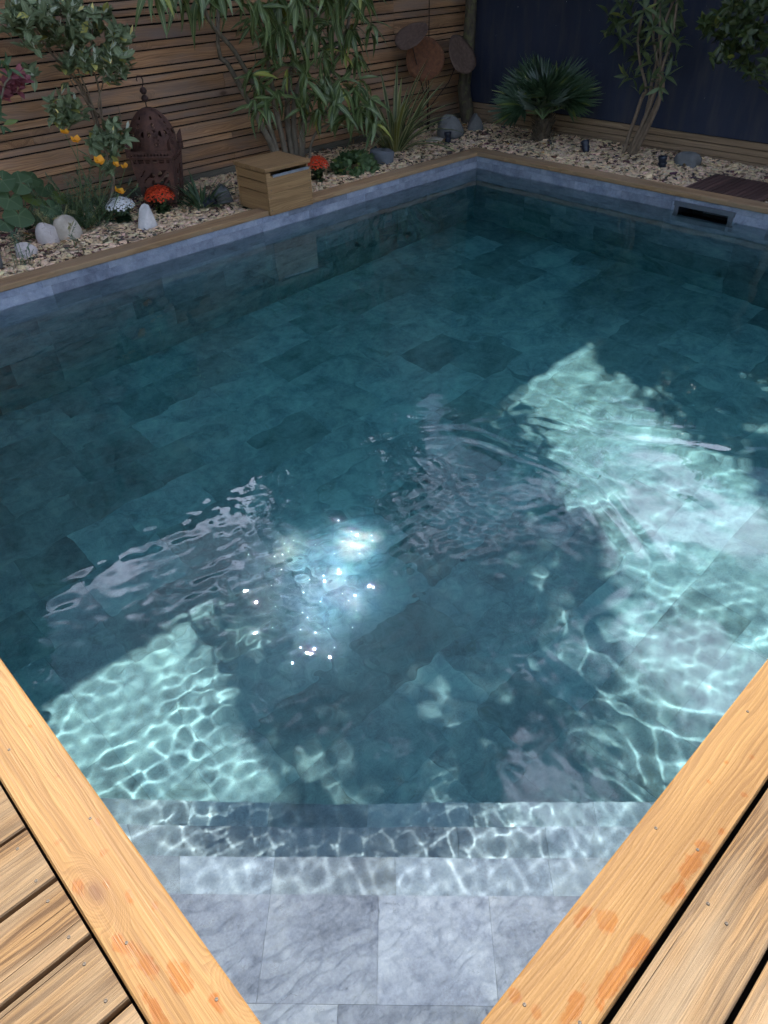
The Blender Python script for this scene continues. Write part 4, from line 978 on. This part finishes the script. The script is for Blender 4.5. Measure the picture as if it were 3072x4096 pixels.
# ------------------------------------------------------------------ skimmer in the far right wall
M['skim'] = plain('grey_plastic', (0.075, 0.085, 0.10), .45, 0, .1, 40, .05); M['skim_dark'] = plain('dark_plastic', (0.012, 0.013, 0.016), .5, 0, .1, 40, .05)
sk = bpy.data.objects.new('skimmer', None); COL.objects.link(sk); sk.parent = pool
ya, yb, za, zb_ = SKX; ox = PX1 - .003 - PL.x; oy = -PL.y
fm = MB(); fw = .033
fm.box((ox - .006, (ya + yb) / 2 + oy, zb_ + .0), (.016, yb - ya + .05, fw)).box((ox - .006, (ya + yb) / 2 + oy, za), (.016, yb - ya + .05, fw))
fm.box((ox - .006, ya + oy, (za + zb_) / 2), (.0158, fw, zb_ - za - fw)).box((ox - .006, yb + oy, (za + zb_) / 2), (.0158, fw, zb_ - za - fw))
recv(fm.build('frame', M['skim'], sk))
th = MB(); dx = .24; tx_ = ox + .014 + dx / 2
th.box((tx_, (ya + yb) / 2 + oy, zb_ - .005), (dx, yb - ya - .006, .006)).box((tx_, (ya + yb) / 2 + oy, za + .005), (dx, yb - ya - .006, .006)).box((tx_, ya + .005 + oy, (za + zb_) / 2), (dx, .006, zb_ - za - .02)).box((tx_, yb - .005 + oy, (za + zb_) / 2), (dx, .006, zb_ - za - .02)).box((tx_ + dx / 2, (ya + yb) / 2 + oy, (za + zb_) / 2), (.006, yb - ya - .006, zb_ - za - .004))
recv(th.build('throat', M['skim_dark'], sk))
fp = MB().box((ox + .05, ya + .13 + oy, -.128), (.006, .20, .003)).box((ox + .06, ya + .235 + oy, -.118), (.03, .003, .022)).build('flap', M['skim'], sk)

# ------------------------------------------------------------------ stones
def stone_mat(name, c1, c2, spk=None):
    t = NT(name); oc = t.node('TexCoord').outputs['Object']; n = t.noise(oc, 9.0, 6, .6); m_ = t.noise(oc, 60.0, 4, .7)
    col = t.ramp(t.math('ADD', t.math('MULTIPLY', n, .7), t.math('MULTIPLY', m_, .3)), [(.35, c1), (.65, c2)])
    if spk: col = t.mix(t.maprange(t.noise(oc, 34.0, 5, .7), .56, .68, 0, .8), col, spk)
    t.set(Base_Color=col, Roughness=.85); t.bump(t.math('ADD', n, t.math('MULTIPLY', m_, .4)), .5, .012); return t.m
M['st_pale'] = stone_mat('pale_limestone', (0.33, 0.28, 0.22), (0.50, 0.44, 0.36)); M['st_white'] = stone_mat('white_quartz', (0.40, 0.38, 0.36), (0.60, 0.57, 0.54))
M['st_speck'] = stone_mat('speckled_stone', (0.36, 0.32, 0.29), (0.52, 0.46, 0.43), (0.20, 0.16, 0.16)); M['st_grey'] = stone_mat('grey_stone', (0.085, 0.085, 0.083), (0.14, 0.14, 0.135)); M['st_slate'] = stone_mat('blue_slate', (0.07, 0.080, 0.090), (0.115, 0.125, 0.135))
def rock(c, d, mat, label, seed, flat=.0, yaw=0.0, pw=2.6, taper=0.0, facets=0):
    q = random.Random(seed); n, m_ = 20, 12; v = []; f = []; ph_ = [q.uniform(0, 6.28) for _ in range(6)]
    pl_ = [(Vector((q.uniform(-1, 1), q.uniform(-1, 1), q.uniform(-.2, 1))).normalized(), q.uniform(.72, .92)) for _ in range(facets)]
    for j in range(m_ + 1):
        e = -math.pi / 2 + math.pi * j / m_
        for i in range(n):
            t = 2 * math.pi * i / n; ce, se = math.cos(e), math.sin(e)
            sp = lambda w: math.copysign(abs(w) ** (2 / pw), w)
            p = Vector((sp(ce) * sp(math.cos(t)), sp(ce) * sp(math.sin(t)), sp(se)))
            p *= 1 + .10 * math.sin(2 * t + ph_[0] + p.z * 1.5) + .07 * math.sin(3 * t + ph_[1]) * ce + .06 * math.sin(3 * p.z + ph_[2] + p.x * 2)
            for nn, dd in pl_:
                o_ = p.dot(nn) - dd
                if o_ > 0: p -= nn * o_ * .9
            p.x *= 1 - taper * (p.z * .5 + .5); p.y *= 1 - taper * (p.z * .5 + .5)
            v.append((p.x * d[0] / 2, p.y * d[1] / 2, p.z * d[2] / 2))
    for j in range(m_):
        for i in range(n): f.append((j * n + i, j * n + (i + 1) % n, (j + 1) * n + (i + 1) % n, (j + 1) * n + i))
    o = link('garden_stone', mesh('stone', v, f, True), mat); o.location = Vector(c) + Vector((0, 0, d[2] * .5 - .025)); o.rotation_euler = (q.uniform(-.1, .1), q.uniform(-.1, .1), yaw)
    return tag(o, label, 'stone', 'stones set along the planting bed')
GZ = -.055
rock(on_z(118, 530, GZ) + Vector((0, .06, 0)), (.17, .16, .17), M['st_speck'], 'speckled pinkish stone, left half of the largest pale pair by the poppies', 1, yaw=.6, facets=3)
rock(on_z(153, 522, GZ) + Vector((.02, .05, 0)), (.24, .17, .19), M['st_pale'], 'cream rounded stone, right half of the largest pale pair by the poppies', 2, yaw=.4, taper=.25, facets=3)
rock(on_z(62, 558, GZ) + Vector((0, .03, 0)), (.155, .13, .125), M['st_speck'], 'small whitish oval stone near the left edge, half under feathery leaves', 3, yaw=.3, facets=2)
rock(on_z(-8, 592, GZ) + Vector((0, .05, 0)), (.15, .17, .26), M['st_grey'], 'dark grey stone cut off by the left edge of the picture', 4)
rock(on_z(327, 497, GZ) + Vector((0, .02, 0)), (.155, .11, .19), M['st_white'], 'white upright stone with a rounded top in front of the red flowers', 5, yaw=.35, taper=.22, pw=3.4, facets=3)
rock(on_z(487, 445, GZ) + Vector((0, .04, 0)), (.20, .16, .17), M['st_grey'], 'grey rounded stone behind the grass tuft, left of the timber box', 6, yaw=.2, taper=.3)
rock(on_z(838, 358, GZ) + Vector((0, .04, 0)), (.23, .15, .17), M['st_slate'], 'flat-topped blue slate stone between the green mound and the pool edge', 7, yaw=.25, pw=5, taper=-.18, facets=5)
rock(on_z(974, 304, GZ) + Vector((.03, .04, 0)), (.31, .22, .25), M['st_grey'], 'larger grey boulder behind the spotlight at the far corner', 8, yaw=-.6, taper=.45)
rock(on_z(1026, 289, GZ) + Vector((.03, .03, 0)), (.19, .14, .20), M['st_grey'], 'smaller pointed grey stone right of the boulder at the far corner', 9, yaw=-.9, taper=.4, facets=3)
rock(on_z(938, 308, GZ), (.19, .10, .07), M['st_pale'], 'flat pale stone lying left of the spotlight at the far corner', 10, yaw=-.5)
rock(on_z(1478, 362, GZ) + Vector((.03, 0, 0)), (.16, .26, .14), M['st_grey'], 'flattish grey stone beside the spotlight near the duckboard', 11, yaw=.2, taper=.3)

# ------------------------------------------------------------------ spotlights
M['spot'] = plain('black_plastic', (0.014, 0.018, 0.030), .35, 0, .2, 60, .05); M['lens'] = plain('spot_lens', (0.05, 0.06, 0.08), .08, 0, .1, 60, 0)
def spot(c, ax, label):
    c = Vector(c); th_ = empty('garden_spotlight', c, label, 'spotlight', 'small black garden spotlights in the bed'); ax = Vector(ax).normalized()
    Q = ax.to_track_quat('Z', 'X')
    def prt(name, mb_, mat):
        o = mb_.build(name, mat, th_, (0, 0, .055), True); o.rotation_mode = 'QUATERNION'; o.rotation_quaternion = Q; return o
    prt('housing', MB().lathe([(.001, -.05), (.028, -.05), (.031, -.04), (.032, .02), (.036, .024), (.037, .048), (.034, .052), (.032, .040), (.001, .036)], 18), M['spot'])
    prt('collar', MB().lathe([(.0375, -.012), (.0385, -.010), (.0385, -.002), (.0375, 0)], 18), M['spot'])
    prt('lens', MB().lathe([(.001, .0415), (.031, .0415)], 18), M['lens'])
    MB().tube([(0, 0, -.05), (0, 0, .03)], [.006, .008], 7).build('spike', M['spot'], th_); MB().box((0, 0, -.002), (.07, .05, .008)).build('foot', M['spot'], th_)
spot(on_z(967, 311), (.05, .1, 1), 'small black spotlight standing upright before the grey boulder at the corner')
spot(on_z(1263, 331), (.3, .5, .9), 'small black tilted spotlight half sunk in chips right of the palm')
spot(on_z(1428, 366), (0, .15, 1), 'small black upright spotlight beside the flattish stone near the duckboard')
spot(on_z(812, 345), (-.3, .3, .8), 'small black spotlight tucked behind the blue slate stone')
spot(on_z(455, 452), (.7, -.5, .35), 'small black spotlight lying beside the grass tuft')

# ------------------------------------------------------------------ twig left on the coping
tw = MB().tube([(0, 0, .012), (.03, -.006, .010), (.065, -.012, .009), (.085, -.02, .008)], [.006, .009, .008, .003], 7).build('twig', M['bark_tan'], None, on_z(272, 521, 0)); tw.rotation_euler = (0, 0, -.5)
tag(tw, 'short broken twig lying on the weathered coping at the left', 'twig')

# ------------------------------------------------------------------ wood-chip mulch
def chips():
    r = np.random.default_rng(9); n = 62000
    ar1 = r.random(n) < .62
    x = np.where(ar1, r.uniform(.6, 6.9, n), r.uniform(5.845, 6.92, n)); y = np.where(ar1, r.uniform(4.83, 5.97, n), r.uniform(1.6, 4.9, n))
    ok = ~((x > 3.26) & (x < 3.72) & (y < 5.08)); ok &= ~((x > 5.83) & (x < 6.37) & (y > 2.13) & (y < 2.75)); x, y = x[ok], y[ok]; n = len(x)
    pn = np.sin(x * 3.1 + 1.3 * np.sin(y * 4)) * np.sin(y * 3.7 + x) + .5 * np.sin(x * 9 + y * 7)
    L = np.clip(r.lognormal(np.log(.0155), .52, n), .004, .045); W = L * r.uniform(.45, .95, n); T = np.clip(L * .3, .002, .006)
    c = np.array([(a, b, d) for a in (-1, 1) for b in (-1, 1) for d in (-1, 1)], float)[None] * (1 + r.uniform(-.35, .35, (n, 8, 3)))
    c = c * np.stack([L, W, T], -1)[:, None] * .5 * 2 * .62
    a = r.uniform(0, 6.283, n); tx = r.normal(0, .45, n); ca, sa, ct, st_ = np.cos(a), np.sin(a), np.cos(tx), np.sin(tx)
    Y = c[..., 1] * ct[:, None] - c[..., 2] * st_[:, None]; Z = c[..., 1] * st_[:, None] + c[..., 2] * ct[:, None]; X = c[..., 0]
    zz = -.052 + r.uniform(0, .022, n) + .010 * np.sin(x * 5) * np.sin(y * 6)
    v = np.stack([X * ca[:, None] - Y * sa[:, None] + x[:, None], X * sa[:, None] + Y * ca[:, None] + y[:, None], Z + zz[:, None]], -1)
    q = np.array([(0, 1, 3, 2), (4, 6, 7, 5), (0, 4, 5, 1), (2, 3, 7, 6), (0, 2, 6, 4), (1, 5, 7, 3)]); F = (q[None] + (np.arange(n) * 8)[:, None, None]).reshape(-1, 4)
    m = bpy.data.meshes.new('wood_chips'); m.vertices.add(n * 8); m.vertices.foreach_set('co', v.ravel()); m.loops.add(F.size); m.loops.foreach_set('vertex_index', F.ravel().astype(np.int32))
    m.polygons.add(len(F)); m.polygons.foreach_set('loop_start', (np.arange(len(F)) * 4).astype(np.int32)); m.polygons.foreach_set('loop_total', np.full(len(F), 4, np.int32)); m.update(calc_edges=True)
    pale = np.stack([r.uniform(.74, .88, n), r.uniform(.53, .64, n), r.uniform(.32, .41, n)], -1); brn = np.stack([r.uniform(.07, .17, n), r.uniform(.042, .105, n), r.uniform(.028, .07, n)], -1)
    prob = np.clip(.10 + .20 * (pn > .45) + .22 * np.exp(-(((x - 6.2) ** 2 + (y - 4.9) ** 2) / .35)) + .35 * ((y > 5.45) & (x < 3.3)), 0, .8)
    colr = np.where((r.random(n) < prob)[:, None], brn, pale * r.uniform(.75, 1.05, (n, 1)))
    ca_ = m.color_attributes.new('chip', 'FLOAT_COLOR', 'POINT'); ca_.data.foreach_set('color', np.concatenate([np.repeat(colr, 8, 0), np.ones((n * 8, 1))], 1).ravel().astype(np.float32))
    t = NT('wood_chip'); at_ = t.node('Attribute', attribute_name='chip'); nz = t.noise(t.node('TexCoord').outputs['Object'], 160.0, 3)
    t.set(Base_Color=t.mix(1.0, at_.outputs['Color'], t.ramp(nz, [(.3, (.75, .75, .75)), (.7, (1.1, 1.1, 1.1))]), 'MULTIPLY'), Roughness=.85)
    return tag(link('wood_chips', m, t.m), 'pale and brown wood chips covering the planting bed round the pool', 'mulch', kind='stuff')
chips()
litter = []
for i in range(260):
    x_, y_ = (rr.uniform(1.2, 6.8), rr.uniform(4.88, 5.95)) if i % 3 else (rr.uniform(5.9, 6.85), rr.uniform(2.8, 4.9))
    if 3.2 < x_ < 3.8 and y_ < 5.15: continue
    litter.append((blade(rr.uniform(.03, .075), rr.uniform(.012, .024), rr.uniform(-.3, .5), .5, 3, 'oval', rr.uniform(-.8, .8)), aim((x_, y_, -.018), (rr.uniform(-1, 1), rr.uniform(-1, 1), rr.uniform(-.1, .3)))))
tag(joined('leaf_litter', litter, leaf_mat('dry_leaf', (0.10, 0.055, 0.025), (0.26, 0.17, 0.075), trans=.15, rough=.8), None), 'dry fallen leaves scattered over the wood chips', 'leaf litter', kind='stuff')

# ------------------------------------------------------------------ tall evergreen beyond the fence (seen in the water at the left)
ev = empty('evergreen_tree', (-1.2, 6.9, -.1), 'dark evergreen tree mirrored at the left edge of the water', 'tree')
stem('trunk', [(-1.2, 6.9, -.1), (-1.2, 6.9, 2.5), (-1.2, 6.95, 5.5)], .13, .04, M['bark_grey'], ev, 8, 4, .01, rr)
pl = []
for i in range(520):
    a, b, c = rr.gauss(0, 1), rr.gauss(0, 1), rr.gauss(0, 1); q = (a * a + b * b + c * c) ** .5; k = rr.random() ** .33
    pl += whorl(Vector((-.40 + 1.5 * a / q * k, 6.9 + .8 * b / q * k, 3.7 + 3.2 * c / q * k)), (a, b, c + .4), 9, (.3, 1.3), rr, 3, (1.6, 2.6))
foliage(ev, LT, pl, M['citrus'], 0)
